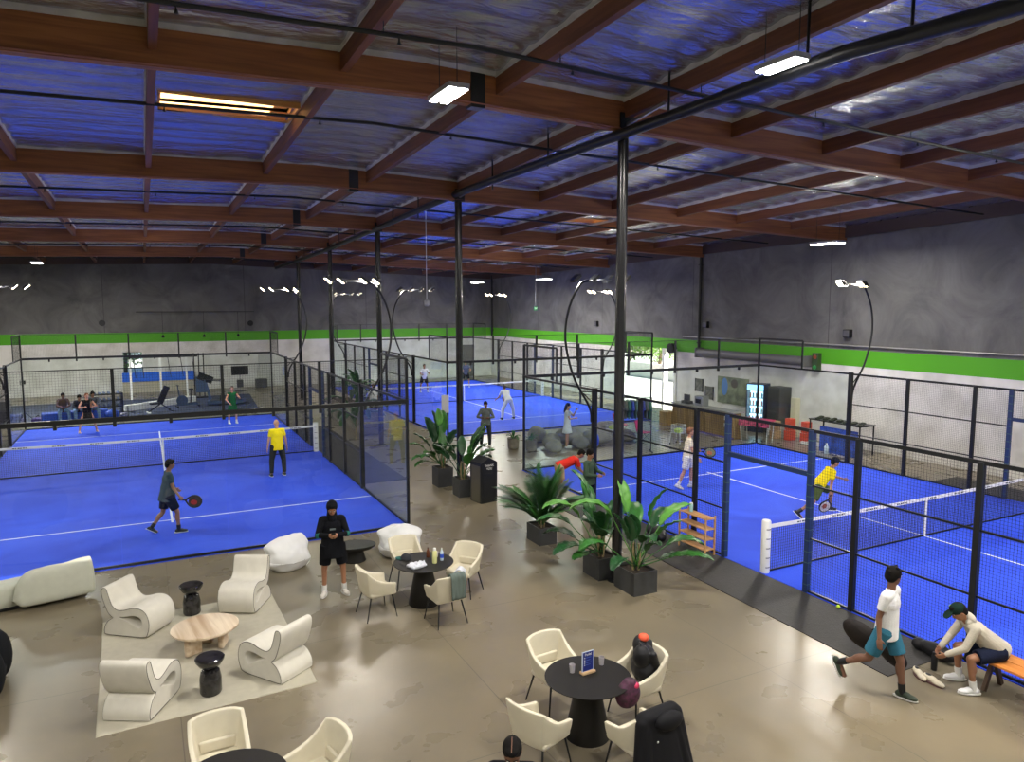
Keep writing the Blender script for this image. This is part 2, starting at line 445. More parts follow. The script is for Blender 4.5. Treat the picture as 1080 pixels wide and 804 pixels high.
for k, y in enumerate(GY): girder(y, k)
BAYS = list(zip([YN]+[g+.085 for g in GY], [g-.085 for g in GY]+[YF]))
for (a, b) in BAYS:
    for x in PX:
        if x > XW-.2 or x < XL: continue
        t = .055; dp = .38
        m = M(); m.add([(x+sx, y, deck(x, y)-.03-o) for sx in (-t, t) for o in (0, dp) for y in (a, b)], [(0, 1, 3, 2), (4, 6, 7, 5), (0, 4, 5, 1), (2, 3, 7, 6), (0, 2, 6, 4), (1, 5, 7, 3)])
        o = struct(m.obj('ceiling_purlin', PUR), 'brown timber purlin spanning between the roof girders')
        for sx in (-1, 1):
            e = M(); e.add([(x+sx*(t+q), y, deck(x, y)-.05-r) for q in (0, .02) for r in (0, .09) for y in (a, b)], [(0, 1, 3, 2), (4, 6, 7, 5), (0, 4, 5, 1), (2, 3, 7, 6), (0, 2, 6, 4), (1, 5, 7, 3)])
            e.obj('insulation_edge', FOILWHITE, o)
# black pipe columns with a cap bracket
CX = 7.85
for k, y in enumerate(GY[1:]):
    zt = deck(CX, y)-.62
    o = struct(M().cyl((CX, y, 0), (CX, y, zt), .095, n=20).obj('ceiling_column', mat('black_gloss_paint', (.012, .012, .014), .22)), 'glossy black round steel roof column')
    M().bb((CX-.14, y-.12, zt-.02), (CX+.14, y+.12, zt+.3)).obj('column_cap', BLACK, o)
    M().lathe([(.17, 0), (.17, .02), (.11, .03)], 16, (CX, y, 0)).obj('base_plate', BLACK, o)
    for s_ in (-1, 1):
        M().bar((CX, y+s_*.12, zt+.1), (CX-.0, y+s_*1.15, deck(CX, y)-.4), .05, .05).obj('knee_brace', STEEL, o)
# fire sprinkler mains and branch lines
m = M().ring_tube([(CX-.14, y, z) for y, z in ((2, 8.02), (4.4, 8.12), (6.3, 8.26), (11, 8.24), (18.7, 8.22), (26.3, 7.98), (35, 7.75), (48, 7.6))], .095, 14)
o = tag(m.obj('sprinkler_main', BLACK), 'thick black sprinkler main running over the row of columns', 'pipe')
for y in (5.44, 6.86, 9.6, 13.5, 16.2, 21.5, 24, 29, 31.5, 37, 39):
    M().cyl((CX-.14, y, deck(CX, y)-.75 if y > 6 else 8.2), (CX-.14, y, deck(CX, y)-.06), .02, n=8).obj('hanger_rod', BLACK, o)
for k, (y, lab) in enumerate(((9.0, 'nearest black sprinkler branch pipe, in front of the first roof girder'), (13.5, 'black sprinkler branch pipe crossing below the glowing skylight'), (22.0, 'black sprinkler branch pipe between second and third girders'), (29.5, 'thin black sprinkler branch pipe between third and fourth girders'), (37.5, 'thin black sprinkler branch pipe between fourth and fifth girders'), (45.2, 'farthest thin black sprinkler branch pipe, near the far wall'))):
    OFS = .56 if k == 0 else .40
    o = tag(M().ring_tube([(x, y, deck(x, y)-OFS) for x in (-13, -5, 4, 12, 22.9)], .030, 8).obj('sprinkler_pipe', BLACK), lab, 'pipe', 'sprinkler branch pipes under the roof')
    for x in [q for q in PX if -12 < q < 21]:
        M().cyl((x, y, deck(x, y)-OFS), (x, y, deck(x, y)-.39), .008, n=6).obj('hanger_rod', BLACK, o)
        M().lathe([(.012, -.10), (.03, -.09), (.012, -.05), (.012, 0)], 8, (x+.2, y, deck(x, y)-OFS)).obj('sprinkler_head', BLACK, o)
# wall ledgers under the roof edge
for k, (a, b) in enumerate((((XW-.06, YN), (XW-.06, 18.67)), ((XW-.06, 18.67), (XW-.06, YF)), ((XL, YF-.06), (4, YF-.06)), ((4, YF-.06), (XW, YF-.06)))):
    struct(M().bar((a[0], a[1], deck(*a)-.28), (b[0], b[1], deck(*b)-.28), .1, .42).obj('ceiling_ledger', LED2), 'dark timber ledger where the roof meets the wall')
# downspouts
for (x, y, a, b, lab) in ((XW-.1, 26.31, 3.1, 7.6, 'black downpipe on the right wall beside the roll-up doorway'), (XW-.1, 48.9, 3.0, 7.45, 'black vertical pipe in the far corner of the hall')):
    o = tag(M().cyl((x, y, a), (x, y, b), .07, n=10).obj('downpipe', BLACK), lab, 'pipe')
    for z in (a+.4, b-.5): M().bb((x-.1, y-.05, z-.03), (x+.095, y+.05, z+.03)).obj('clamp', BLACK, o)

# outside the doorway and window
GRD = mat('sunlit_concrete_yard', (.62, .60, .56), .8, noise=.1)
struct(M().bb((XW+.25, 10, -.2), (60, 70, -.02)).obj('ground', GRD))
struct(M().bb((-30, YF+.25, -.2), (XW, 80, -.02)).obj('ground.001', GRD))
LEAF = mat('tree_leaves', (.10, .22, .03), .6, noise=.5, scale=20)
BARK = mat('bark', (.12, .08, .05), .8, noise=.3)
def tree(x, y, h, r, lab, seed):
    rnd = random.Random(seed); t = thing('leafy_tree', lab, 'tree', (x, y, 0), 0, 'trees outside the building')
    M().ring_tube([(0, 0, -.05), (.1, 0, h*.35), (0, .1, h*.6)], [.16, .12, .06], 8).obj('trunk', BARK, t)
    m = M()
    for i in range(2600):
        a = rnd.random()*2*PI; b = math.acos(rnd.uniform(-1, 1)); q = r*(rnd.random()**.4)
        p = V((math.cos(a)*math.sin(b)*q, math.sin(a)*math.sin(b)*q, h*.62+math.cos(b)*q*.9))
        R = Quaternion((rnd.gauss(0, 1), rnd.gauss(0, 1), rnd.gauss(0, 1), rnd.gauss(0, 1))).normalized().to_matrix(); s_ = rnd.uniform(.08, .16)
        m.add([p+R @ V(q_) for q_ in ((-s_, 0, 0), (0, -s_*.45, .01), (s_, 0, 0), (0, s_*.45, .01))], [(0, 1, 2, 3)])
    o = m.obj('foliage', LEAF, t); o['kind'] = 'stuff'
for i, (x, y, h, r, lab) in enumerate(((36.5, 50, 4.2, 2.3, 'green tree beyond the yard, behind the open roll-up doorway'), (38.5, 55.5, 5.0, 2.6, 'second green tree beyond the doorway, farther behind the first'), (36, 45.3, 4.2, 2.1, 'green tree seen at the right edge of the roll-up doorway'), (-1.2, 56, 5.0, 2.4, 'green tree filling the small far window'), (3.4, 57, 4.6, 2.0, 'green tree outside, right of the small far window'))):
    tree(x, y, h, r, lab, 50+i)
# low white yard wall
tag(M().bb((33, 20, -.1), (33.3, 60, 1.0)).obj('yard_wall', WHITE), 'white boundary wall across the sunlit yard', 'wall')

# ------------------------------------------------------------------ roof lamps
LED = emis('led_panel', (1, .97, .92), 40)
def area(name, loc, sx, sy, e, parent=None, rot=(0, 0, 0), col=(1, .95, .87), spread=PI):
    d = bpy.data.lights.new(name, 'AREA'); d.shape = 'RECTANGLE'; d.size = sx; d.size_y = sy; d.energy = e; d.color = col; d.spread = spread
    o = bpy.data.objects.new(name, d); C.objects.link(o); o.location = loc; o.rotation_euler = rot
    if parent: o.parent = parent
    return o
def highbay(x, y, z, lab, two=False, e=None, sc=1.0):
    k_ = min(abs(x-q) for q in PX)
    t = thing('highbay_lamp', lab, 'ceiling lamp', (x, y, z), 0, 'LED high-bay lamps')
    lx, ly = (.42*sc, 1.1*sc)
    M().bb((-lx/2, -ly/2, 0), (lx/2, ly/2, .07)).obj('housing', mat('lamp_housing', (.35, .35, .36), .4, .3), t, bevel=.01)
    for s_ in (-1, 1):
        M().bb((s_*lx*.27-lx*.17, -ly/2+.03, -.015), (s_*lx*.27+lx*.17, ly/2-.03, 0)).obj('tube', LED, t)
    top = deck(x, y)-(.41 if k_ < .2 else .11 if z < deck(x, y)-.9 else .17)-z
    for s_ in (-1, 1): M().cyl((0, s_*ly*.4, .07), (0, s_*ly*.4, top), .006, n=6).obj('suspension_wire', BLACK, t)
    area('lamp', (0, 0, -.04), lx, ly, HIGHBAY_W if e is None else e, t)
highbay(4.0, 9.85, 8.18, 'twin-tube LED lamp hanging in front of the first roof girder', sc=.75)
highbay(7.3, 6.9, 8.22, 'brightest LED lamp, close to the thick black sprinkler main', sc=.62)
highbay(19.9, 16.6, 7.22, 'LED lamp hanging near the right wall above the right court')
highbay(18.0, 40, 6.6, 'small LED lamp over the far court near the hall corner', e=520)
highbay(19.2, 34, 6.62, 'LED lamp over the far court, nearer the right wall', e=420)
highbay(-4.18, 40, 7.18, 'LED lamp by the far wall above the gym corner', e=900)
for (x, y) in ((4.0, 1.2), (-4.5, 6.0), (13.0, 2.5), (13.0, -1.5), (-2.0, 0.5), (18.5, 3.5), (-9, 16), (-9, 28)):  # unseen lamps added to raise the ambient light
    highbay(x, y, deck(x, y)-.8, 'LED lamp outside the photographed part of the hall, over the near floor')

# ------------------------------------------------------------------ padel courts
_wm = {}
def wire_mesh(w, h):
    k = (round(w, 2), round(h, 2))
    if k in _wm: return _wm[k]
    m = M(); g = .05; t = .0015; n = max(1, round(w/g)); q = max(1, round(h/g))
    for i in range(n+1):
        x = w*i/n; m.bb((x-t, -t, 0), (x+t, t, h))
    for i in range(q+1):
        z = h*i/q; m.bb((0, -t*.9, z-t), (w, t*.9, z+t))
    _wm[k] = m.mesh('wire_mesh'); _wm[k].materials.append(BLACK)
    return _wm[k]
def clips(m, x, y, dirx, diry, h):
    pass
def court(ox, oy, name, nlab, llab, left_arcs=True, right_arcs=True, mats='', skip_left=False):
    """ox, oy = near left corner of the 10 x 20 m court"""
    tf = tag(M().bb((ox-.05, oy-.05, 0), (ox+10.05, oy+20.05, .014)).obj('court_turf', TURF), 'blue artificial turf of the %s' % nlab, 'court surface')
    z = .0145
    for (a, b, c, d) in ((ox+.03, oy+3.05, ox+9.97, oy+3.10), (ox+.03, oy+16.90, ox+9.97, oy+16.95), (ox+4.975, oy+2.85, ox+5.025, oy+17.15)):
        M().bb((a, b, z), (c, d, z+.002)).obj('court_line', LINE, tf)
    # net
    nt = thing('padel_net', 'padel net with white top tape across the %s' % nlab, 'net', (ox, oy+10, 0.014), 0, 'padel nets')
    zt = lambda x: .88+.05*((x-5)/5)**2
    m = M(); t = .0026; g = .055; n = int(9.7/g)
    for i in range(n+1):
        x = .15+9.7*i/n; m.bb((x-t, -t, .02), (x+t, t, zt(x)-.02))
    for i in range(16):
        zz = .03+i*.055
        m.ring_tube([(x, 0, zz) for x in (.15, 2.5, 5, 7.5, 9.85)], t*1.2, 4)
    nm = m.obj('net_mesh', mat('net_cord', (.015, .016, .03), .8), nt)
    tp = M(); k = 16
    for i in range(k):
        x0 = .12+9.76*i/k; x1 = .12+9.76*(i+1)/k
        tp.add([(x, y, zt(x)+q) for x in (x0, x1) for y in (-.012, .012) for q in (-.05, .02)], [(0, 1, 3, 2), (4, 6, 7, 5), (0, 4, 5, 1), (2, 3, 7, 6)] + ([(0, 2, 6, 4)]) + [(1, 5, 7, 3)])
    tpo = tp.obj('net_tape', WHITE, nt)
    ink = M()
    for i in range(9):
        x = .9+i*1.02
        for j, wd in enumerate((.05, .03, .05, .04, .05, .03)):
            ink.bb((x+j*.065, -.0135, zt(x)-.03), (x+j*.065+wd, -.0125, zt(x)+.0))
    ink.obj('printed_lettering', BLACK, tpo)
    M().bb((.15, -.012, .0), (9.85, .012, .035)).obj('bottom_band', BLACK, nt)
    M().bb((4.975, -.015, 0), (5.025, .015, .90)).obj('centre_strap', WHITE, nt)
    for x in (0.06, 9.94):
        p = M().lathe([(.085, 0), (.09, .02), (.09, 1.02), (.075, 1.05), (.02, 1.055)], 18, (x, 0, 0)).obj('net_post', WHITE, nt)
        i2 = M()
        for q in range(5):
            for j, (a, wd) in enumerate(((-34, .2), (-20, .2), (-6, .3), (12, .2))):
                th = math.radians(-90+a); rr = .0915
                c = (x+rr*math.cos(th), rr*math.sin(th), .12+q*.19)
                i2.box(c, (.022 if wd < .25 else .03, .004, .018), Matrix.Rotation(math.radians(a), 3, 'Z'))
        i2.obj('printed_lettering', mat('grey_ink', (.12, .12, .14), .6), p)
    # cage
    cg = thing('court_cage', llab, 'court enclosure', (ox, oy, 0), 0, 'glass and mesh padel court cages')
    P_ = .09
    def post(x, y, h, m=BLACK, w=P_):
        o = M().bb((x-w/2, y-w/2, 0), (x+w/2, y+w/2, h)).obj('post', m, cg, bevel=.008); return o
    def rail(p0, p1, w=.06, h=.06, m=BLACK, nm='rail'):
        M().bar(p0, p1, w, h).obj(nm, m, cg)
    def panel(x, y, w, h, z, ang):
        o = link('wire_mesh', wire_mesh(w, h), BLACK, cg); o.location = (x, y, z); o.rotation_euler = (0, 0, ang)
    def glass(x, y, w, h, ang):
        o = M().bb((.006, -.005, .03), (w-.006, .005, h)).obj('glass_panel', GLASS, cg); o.location = (x, y, 0); o.rotation_euler = (0, 0, ang)
    # end walls
    for yy in (0, 20):
        for i in range(5):
            glass(i*2, yy, 2, 3, 0)
            panel(i*2, yy, 2, 1, 3.0, 0)
        for i in range(0, 6):
            h0 = 0 if i in (0, 5) else 3
            M().bb((i*2-.03, yy-.03, h0), (i*2+.03, yy+.03, 4)).obj('post', BLACK, cg)
        rail((-.03, yy, 3.0), (10.03, yy, 3.0), .09, .09, nm='top_rail')
        rail((0, yy, 4.0), (10, yy, 4.0), .02, .02)
        for i in range(1, 10):
            M().bb((i-.03, yy-.04, 2.86), (i+.03, yy+.04, 2.96)).obj('glass_clip', BLACK, cg)
        rail((0, yy, .03), (10, yy, .03), .05, .06, nm='bottom_channel')
    for xx in (0, 10):
        for (a, b) in ((0, 2), (2, 4), (16, 18), (18, 20)):
            glass(xx, a, 2, 3, PI/2)
        for a in (0, 18): panel(xx, a, 2, 1, 3.0, PI/2)
        for a in (2, 18): rail((xx, a, 3), (xx, a, 4), .03)
        rail((xx, 0, 4.0), (xx, 2, 4.0), .02); rail((xx, 18, 4.0), (xx, 20, 4.0), .02)
        rail((xx, 0, 3.0), (xx, 4, 3.0), .05); rail((xx, 16, 3.0), (xx, 20, 3.0), .05)
        rail((xx, 4, 2.99), (xx, 16, 2.99), .03)
        rail((xx, 0, .03), (xx, 4, .03), .05, .06, nm='bottom_channel'); rail((xx, 16, .03), (xx, 20, .03), .05, .06, nm='bottom_channel')
        for a in (4, 6, 8, 12, 14, 16): post(xx, a, 3.0 if a not in (4, 16) else 3.05, w=.12 if a in (4, 16) else P_)
        for a in (8.95, 11.05):
            o = post(xx, a, 3.0, NAVY if xx == 10 or a else BLACK, .10)
            for q in range(14):
                c_ = M().bb((xx-.053, a-.053, .15+q*.205), (xx+.053, a+.053, .165+q*.205)).obj('strap', mat('strap_teal', (.05, .11, .10), .5), o)
        for a, b in ((4, 6), (6, 8), (12, 14), (14, 16)): panel(xx, a, 2, 3, 0.02, PI/2)
        panel(xx, 8, .95, 3, .02, PI/2); panel(xx, 11.05, .95, 3, .02, PI/2); panel(xx, 8.95, 2.1, .8, 2.2, PI/2)
        rail((xx, 9.0, 2.2), (xx, 11.0, 2.2), .08, .09, NAVY, 'door_beam')
        for zz in (1.02, 2.0):
            rail((xx, 4, zz), (xx, 8.95, zz), .03, .03); rail((xx, 11.05, zz), (xx, 16, zz), .03, .03)
        rail((xx, 4, .03), (xx, 8.95, .03), .04, .04, nm='bottom_channel'); rail((xx, 11.05, .03), (xx, 16, .03), .04, .04, nm='bottom_channel')
    return cg
FLOOD = emis('flood_lens', (1, .80, .52), 34)
def arc(x, y, s, lab, e=None, wd=1.0):
    """curved floodlight pole bolted to the cage post at (x,y); s=+1 leans out towards +X, lamps reach the other way"""
    t = thing('court_floodlight', lab, 'floodlight', (x, y, 0), 0, 'curved floodlight poles round the courts')
    pts = spline([(s*.09, 0, 2.15), (s*.16, 0, 2.55), (s*.62, 0, 3.3), (s*.86, 0, 4.0), (s*.92, 0, 4.6), (s*.80, 0, 5.2), (s*.52, 0, 5.72), (s*.30, 0, 5.86), (-s*.5, 0, 5.92)], 5)
    M().ring_tube(pts, .032, 10).obj('curved_pole', BLACK, t)
    b = M(); b.bar((0, 0, 2.95), (s*.42, 0, 2.98), .03); b.bar((0, 0, 2.6), (s*.36, 0, 2.93), .025); b.obj('bracket', BLACK, t)
    for i, (q, dy) in enumerate(((.55, .12), (.12, -.12), (-.45, .12), (-.85, -.12))):
        R = Matrix.Rotation(s*math.radians(40), 3, 'Y')
        c = V((s*q, dy, 5.93))
        h = M().box(c, (.26, .24, .08), R).obj('lamp_head', BLACK, t, bevel=.01)
        M().box(c+R @ V((0, 0, -.042)), (.20, .18, .006), R).obj('lamp_lens', FLOOD, h)
        area('flood', c+R @ V((0, 0, -.06)), .25, .21, FLOOD_W if e is None else e, t, R.to_euler(), (1, .92, .80))
LX, LY, RX, RY, FX, FY = -4.57, 16.1, 10.62, .04, 10.62, 26.5
court(LX, LY, 'L', 'court on the left', 'glass and black mesh cage round the left court with the net player')
court(RX, RY, 'R', 'court on the right', 'glass and black mesh cage round the right court beside the bench')
court(FX, FY, 'C', 'far court in the middle', 'glass and black mesh cage round the far middle court')
arc(LX+10, LY+4, 1, 'curved floodlight pole on the left court, near right side')
arc(LX+10, LY+16, 1, 'curved floodlight pole on the left court, far right side')
arc(LX, LY+16, -1, 'curved floodlight pole on the left court, far left side')
arc(LX, LY+4, -1, 'curved floodlight pole on the left court, near left side')
arc(RX, RY+16, -1, 'big dark floodlight arc beside the tallest column, right court')
arc(RX+10, RY+16, 1, 'floodlight arc with glowing lamps in front of the right wall')
arc(RX, RY+4, -1, 'curved floodlight pole on the right court, near the bench')
arc(RX+10, RY+4, 1, 'curved floodlight pole on the right court, near right corner')
arc(FX, FY+4, -1, 'thin floodlight arc on the far court, near left side')
arc(FX, FY+16, -1, 'thin floodlight arc on the far court, far left side')
arc(FX+10, FY+4, 1, 'floodlight arc on the far court, near right side')
arc(FX+10, FY+16, 1, 'floodlight arc on the far court, by the hall corner')
# rubber strips beside the courts
tag(M().add([(RX-1.45, 6.3, .0), (RX-.06, 6.3, 0), (RX-.06, 15.9, 0), (RX-1.2, 15.9, 0), (RX-1.45, 6.3, .012), (RX-.06, 6.3, .012), (RX-.06, 15.9, .012), (RX-1.2, 15.9, .012)], [(0, 1, 2, 3), (7, 6, 5, 4), (0, 4, 5, 1), (1, 5, 6, 2), (2, 6, 7, 3), (3, 7, 4, 0)]).obj('rubber_mat', RUBBER), 'long black rubber mat along the near side of the right court', 'mat')
tag(M().bb((LX+10.06, LY+4.5, 0), (LX+11.5, LY+15.5, .012)).obj('rubber_mat', RUBBER), 'black rubber mat along the right side of the left court', 'mat')
tag(M().bb((RX+10.06, RY+7.8, 0), (RX+11.4, RY+13.2, .012)).obj('rubber_mat', RUBBER), 'black rubber mat outside the far doorway of the right court', 'mat')

# ------------------------------------------------------------------ lounge corner
RUGM = mat('cream_rug', (.45, .42, .33), .9, noise=.05, bump=.4, bscale=120)
tag(M().add([(-.81, 13.33, 0), (1.87, 13.38, 0), (1.95, 9.80, 0), (-.74, 9.70, 0), (-.80, 13.32, .012), (1.86, 13.37, .012), (1.94, 9.81, .012), (-.73, 9.71, .012)], [(3, 2, 1, 0), (4, 5, 6, 7), (0, 1, 5, 4), (1, 2, 6, 5), (2, 3, 7, 6), (3, 0, 4, 7)]).obj('area_rug', RUGM), 'flat cream area rug under the four curved lounge chairs', 'rug')
BOUCLE = mat('boucle_white', (.66, .63, .55), .85, noise=.04, bump=.25, bscale=150)
PIPING = mat('grey_piping', (.12, .11, .09), .8)
OUT = [(-.40, .73), (-.36, .755), (-.315, .735), (-.27, .60), (-.22, .48), (-.13, .415), (.0, .425), (.14, .465), (.27, .465), (.37, .41), (.42, .31), (.43, .2), (.40, .08), (.33, .01), (.0, .0), (-.34, .0), (-.385, .03), (-.375, .12), (-.31, .22), (-.22, .28), (-.24, .30), (-.30, .36), (-.36, .50), (-.40, .64)]
HOLE = [(-.13, .30), (-.02, .315), (.10, .345), (.22, .345), (.29, .30), (.31, .23), (.28, .16), (.22, .145), (.12, .19), (.0, .25)]
def ribbon_mesh():
    cu = bpy.data.curves.new('c', 'CURVE'); cu.dimensions = '2D'; cu.fill_mode = 'BOTH'; cu.extrude = .29; cu.bevel_depth = .012; cu.bevel_resolution = 1
    for P_ in (OUT, HOLE):
        pts = spline([(a, b, 0) for a, b in P_], 4, True)
        sp = cu.splines.new('POLY'); sp.points.add(len(pts)-1); sp.use_cyclic_u = True
        for q, p in zip(sp.points, pts): q.co = (p.x, p.y, 0, 1)
    t = bpy.data.objects.new('t', cu); C.objects.link(t); dg = bpy.context.evaluated_depsgraph_get(); dg.update()
    me = bpy.data.meshes.new_from_object(t.evaluated_get(dg)); bpy.data.objects.remove(t)
    # local: x -> forward, y -> up, z -> width ; rotate to (width = y)
    me.transform(Matrix(((1, 0, 0, 0), (0, 0, -1, 0), (0, 1, 0, 0.012), (0, 0, 0, 1))))
    me.materials.clear(); me.materials.append(BOUCLE); me.shade_smooth(); me.set_sharp_from_angle(angle=math.radians(50)); me.name = 'upholstered_body'
    return me
RIB = ribbon_mesh()
pm = []
for s_ in (-1, 1):
    m = M(); pts = [(p.x, s_*.302, p.y+.012) for p in spline([(a, b, 0) for a, b in OUT], 4, True)]; m.ring_tube(pts+[pts[0]], .005, 6); pm.append(m.mesh('piping'))
for x, y, a, lab in ((-.27, 12.80, -39, 'cream S-shaped lounge chair beside the sofa, its back to the blue court'), (1.39, 13.0, -118, 'cream S-shaped lounge chair nearest the bean bag, facing the coffee table'), (1.50, 10.42, 125, 'cream S-shaped lounge chair on the rug corner nearest the round dining table'), (-.22, 10.25, 61, 'cream S-shaped lounge chair on the rug, seen from behind')):
    t = thing('lounge_chair', lab, 'lounge chair', (x, y, .012), math.radians(a), 'cream S-shaped lounge chairs')
    link('upholstered_body', RIB, BOUCLE, t)
    for q in pm: link('piping', q, PIPING, t)
# coffee table
TRAV = mat_wood('striped_travertine', (.40, .27, .16), (.72, .60, .45), .45, 1, .5)
t = thing('coffee_table', 'oval striped travertine coffee table in the middle of the rug', 'coffee table', (.64, 11.58, .012), math.radians(8))
M().lathe([(.0, .31), (.46, .31), (.485, .33), (.485, .355), (.47, .365), (.0, .365)], 40, sx=1, sy=.93).obj('table_top', TRAV, t)
for (x, y, a) in ((-.2, -.12, 20), (.24, -.06, 60), (.02, .2, -30)):
    M().box((x, y, .155), (.26, .09, .31), Matrix.Rotation(math.radians(a), 3, 'Z')).obj('leg', TRAV, t, bevel=.03)
MARB = mat('black_marble', (.018, .017, .018), .18, noise=.9, scale=9, spec=.6)
for x, y, lab in ((.53, 13.05, 'black marble mushroom side table between two lounge chairs, far side of the rug'), (.60, 10.16, 'black marble mushroom side table nearest the camera, on the rug')):
    t = thing('side_table', lab, 'side table', (x, y, .012), 0, 'black marble side tables')
    M().lathe([(.0, 0), (.125, 0), (.14, .03), (.14, .22), (.12, .32), (.075, .355), (.0, .36)], 26).obj('pedestal', MARB, t)
    M().lathe([(.0, .355), (.06, .355), (.14, .40), (.185, .47), (.19, .50), (.17, .515), (.0, .515)], 26).obj('bowl_top', MARB, t)
# sofa
SOFA = mat('sage_white_fabric', (.50, .51, .42), .85, noise=.04, bump=.2, bscale=120)
t = thing('curved_sofa', 'pale rounded sofa with a bulging back beside the left court', 'sofa', (-1.6, 14.65, 0), math.radians(8))
back = M(); n = 36; prof = []
for i in range(n+1):
    u = i/n; x = -.62+1.26*u
    h = .66*min(1, math.sqrt(max(.0, 1-(1-min(1, u/.30))**2))*.9+.1)+.045*max(0, u-.5)*2+.008*math.sin(u*17)
    if u > .97: h *= 1-.5*((u-.97)/.03)**2
    lo = .06+.18*max(0, 1-u/.16)**2+.05*max(0, (u-.96)/.04)
    th = .19*min(1, math.sqrt(max(.02, 1-(1-min(1, u/.12))**2)))*min(1, math.sqrt(max(.15, 1-(max(0, u-.94)/.065)**2)))
    for j in range(20):
        a_ = 2*PI*j/20; c_, s_ = math.cos(a_), math.sin(a_)
        sg = lambda q: (1 if q > 0 else -1)*abs(q)**.55
        back.v.append((x, .08*u*u+th*sg(c_)+.03*sg(s_), (h+lo)/2+(h-lo)/2*sg(s_)))
for i in range(n):
    for j in range(20): back.f.append((i*20+j, i*20+(j+1) % 20, (i+1)*20+(j+1) % 20, (i+1)*20+j))
back.f += [tuple(range(20))[::-1], tuple(n*20+j for j in range(20))]
back.obj('backrest', SOFA, t, sub=1, sharp=70)
m = M(); m.cap((-1.35, .22, .2), (.2, .42, .2), .30, .30, 22); m.v = [(x, y, min(.43, max(.05, z*1.1))) for x, y, z in m.v]
m.obj('seat', SOFA, t, sub=1)
m = M(); m.cap((-1.3, .22, .04), (.3, .36, .04), .22, .22, 18); m.v = [(x, y, min(.055, max(.0, z))) for x, y, z in m.v]; m.obj('plinth', BLACK, t)
# black armchair at the picture's left
t = thing('black_armchair', 'black round armchair standing on bare floor by the sofa, partly out of view', 'armchair', (-2.38, 11.66, 0))
DK = mat('black_velvet', (.006, .007, .009), .8, spec=.2)
m = M()
for i in range(25):
    an = math.radians(-75+300*i/24)+math.radians(-75); m.ell((.42*math.cos(an+PI)*1.0, .62*math.sin(an+PI), .34), (.17, .19, .36), n=12, m=8)
m.ell((.0, 0, .2), (.5, .68, .2)); m.v = [(x, y, max(.0, z)) for x, y, z in m.v]
remeshed(m, 'body', DK, t, .025, 6)
m = M(); m.ell((.02, 0, .42), (.34, .46, .10), n=24, m=10); m.obj('seat_cushion', DK, t)
# bean bags
def beanbag(x, y, a, lab, seed):
    t = thing('bean_bag', lab, 'bean bag', (x, y, 0), math.radians(a), 'white bean bags')
    m = M(); m.ell((0, 0, .30), (.42, .36, .36), n=40, m=24)
    out = []
    for (X, Y, Z_) in m.v:
        z = max(.0, Z_-.02); X *= (1.0+.12*(z < .2)); 
        if Y < 0 and z > .28: z -= .10*min(1, -Y/.2)
        f = mn.noise(V((X*4+seed, Y*4, z*4)))*.14+abs(mn.noise(V((X*9+seed, Y*9, z*8))))*.09
        if z > .4: X *= 1.22; z += .10*abs(X)
        out.append((X*(1+f), Y*(1+f), min(.72, z*(1+.6*f)) if z > 0 else 0))
    m.v = out; m.obj('bag', mat('white_leatherette', (.78, .78, .77), .38, noise=.02), t, sub=1, sharp=180)
    M().ring_tube(spline([(-.40, .0, .50), (-.2, .1, .60), (.15, .12, .62), (.38, .0, .53)], 6), .008, 6).obj('seam', WHITE, t)
beanbag(2.38, 14.55, 10, 'crumpled white bean bag against the blue court, left of the hooded man', 1)
beanbag(4.62, 14.25, -25, 'crumpled white bean bag at the corner of the left court, behind a white chair', 5)
t = thing('oval_table', 'low black oval table standing behind the hooded man', 'coffee table', (3.66, 14.35, 0), math.radians(-15))
BW = mat('black_wood', (.010, .009, .008), .5, spec=.3)
M().lathe([(.0, .27), (.36, .27), (.42, .32), (.42, .35), (.0, .36)], 36, sx=1.05, sy=.72).obj('table_top', BW, t)
M().lathe([(.22, 0), (.24, .02), (.17, .28)], 24, sx=1, sy=.8).obj('pedestal', BW, t)

# ------------------------------------------------------------------ dining sets
def shell_mesh():
    path = [(.285, .25, .60, 0), (.295, .05, .635, 0), (.285, -.10, .69, .02), (.25, -.23, .85, .05), (.14, -.285, .87, .06), (-.14, -.285, .87, .06), (-.25, -.23, .85, .05), (-.285, -.10, .69, .02), (-.295, .05, .635, 0), (-.285, .25, .60, 0)]
    m = M(); k = len(path); t = .045
    pts = [V((p[0], p[1], 0)) for p in path]
    for i in range(k):
        a = pts[max(0, i-1)]; b = pts[min(k-1, i+1)]; d = (b-a).normalized(); nrm = V((-d.y, d.x, 0))
        if nrm.dot(V((0, -.03, 0))-pts[i]) < 0: nrm = -nrm
        zt = path[i][2]; fl = path[i][3]
        for z, ins, off in ((.40, 0, -.05), (.50, 0, -.015), (zt, 0, fl), (zt, t, fl-.01), (.50, t, -.02), (.40, t, -.06)):
            q = pts[i]+nrm*(ins-off); m.v.append((q.x, q.y, z))
    for i in range(k-1):
        for j in range(6):
            m.f.append((i*6+j, i*6+(j+1) % 6, (i+1)*6+(j+1) % 6, (i+1)*6+j))
    m.f.append(tuple(range(6))); m.f.append(tuple((k-1)*6+j for j in range(6))[::-1])
    return m
def make_chair():
    t = thing('armchair', 'x', 'chair', (0, 0, 0), 0, 'white dining armchairs with black legs')
    shell_mesh().obj('backrest', CREAM, t, bevel=.012, sub=1)
    m = M(); m.bb((-.245, -.20, .38), (.245, .27, .475)); m.obj('seat', CREAM, t, bevel=.035)
    m = M(); m.bb((-.19, -.235, .47), (.19, -.19, .60)); m.obj('back_cushion', CREAM, t, bevel=.02)
    for sx in (-1, 1):
        for (y0, y1) in ((.2, .26), (-.17, -.27)):
            M().cyl((sx*.20, y0, .40), (sx*.27, y1, 0), .014, .009, 10).obj('leg', BLACK, t)
    return t
ch0 = None
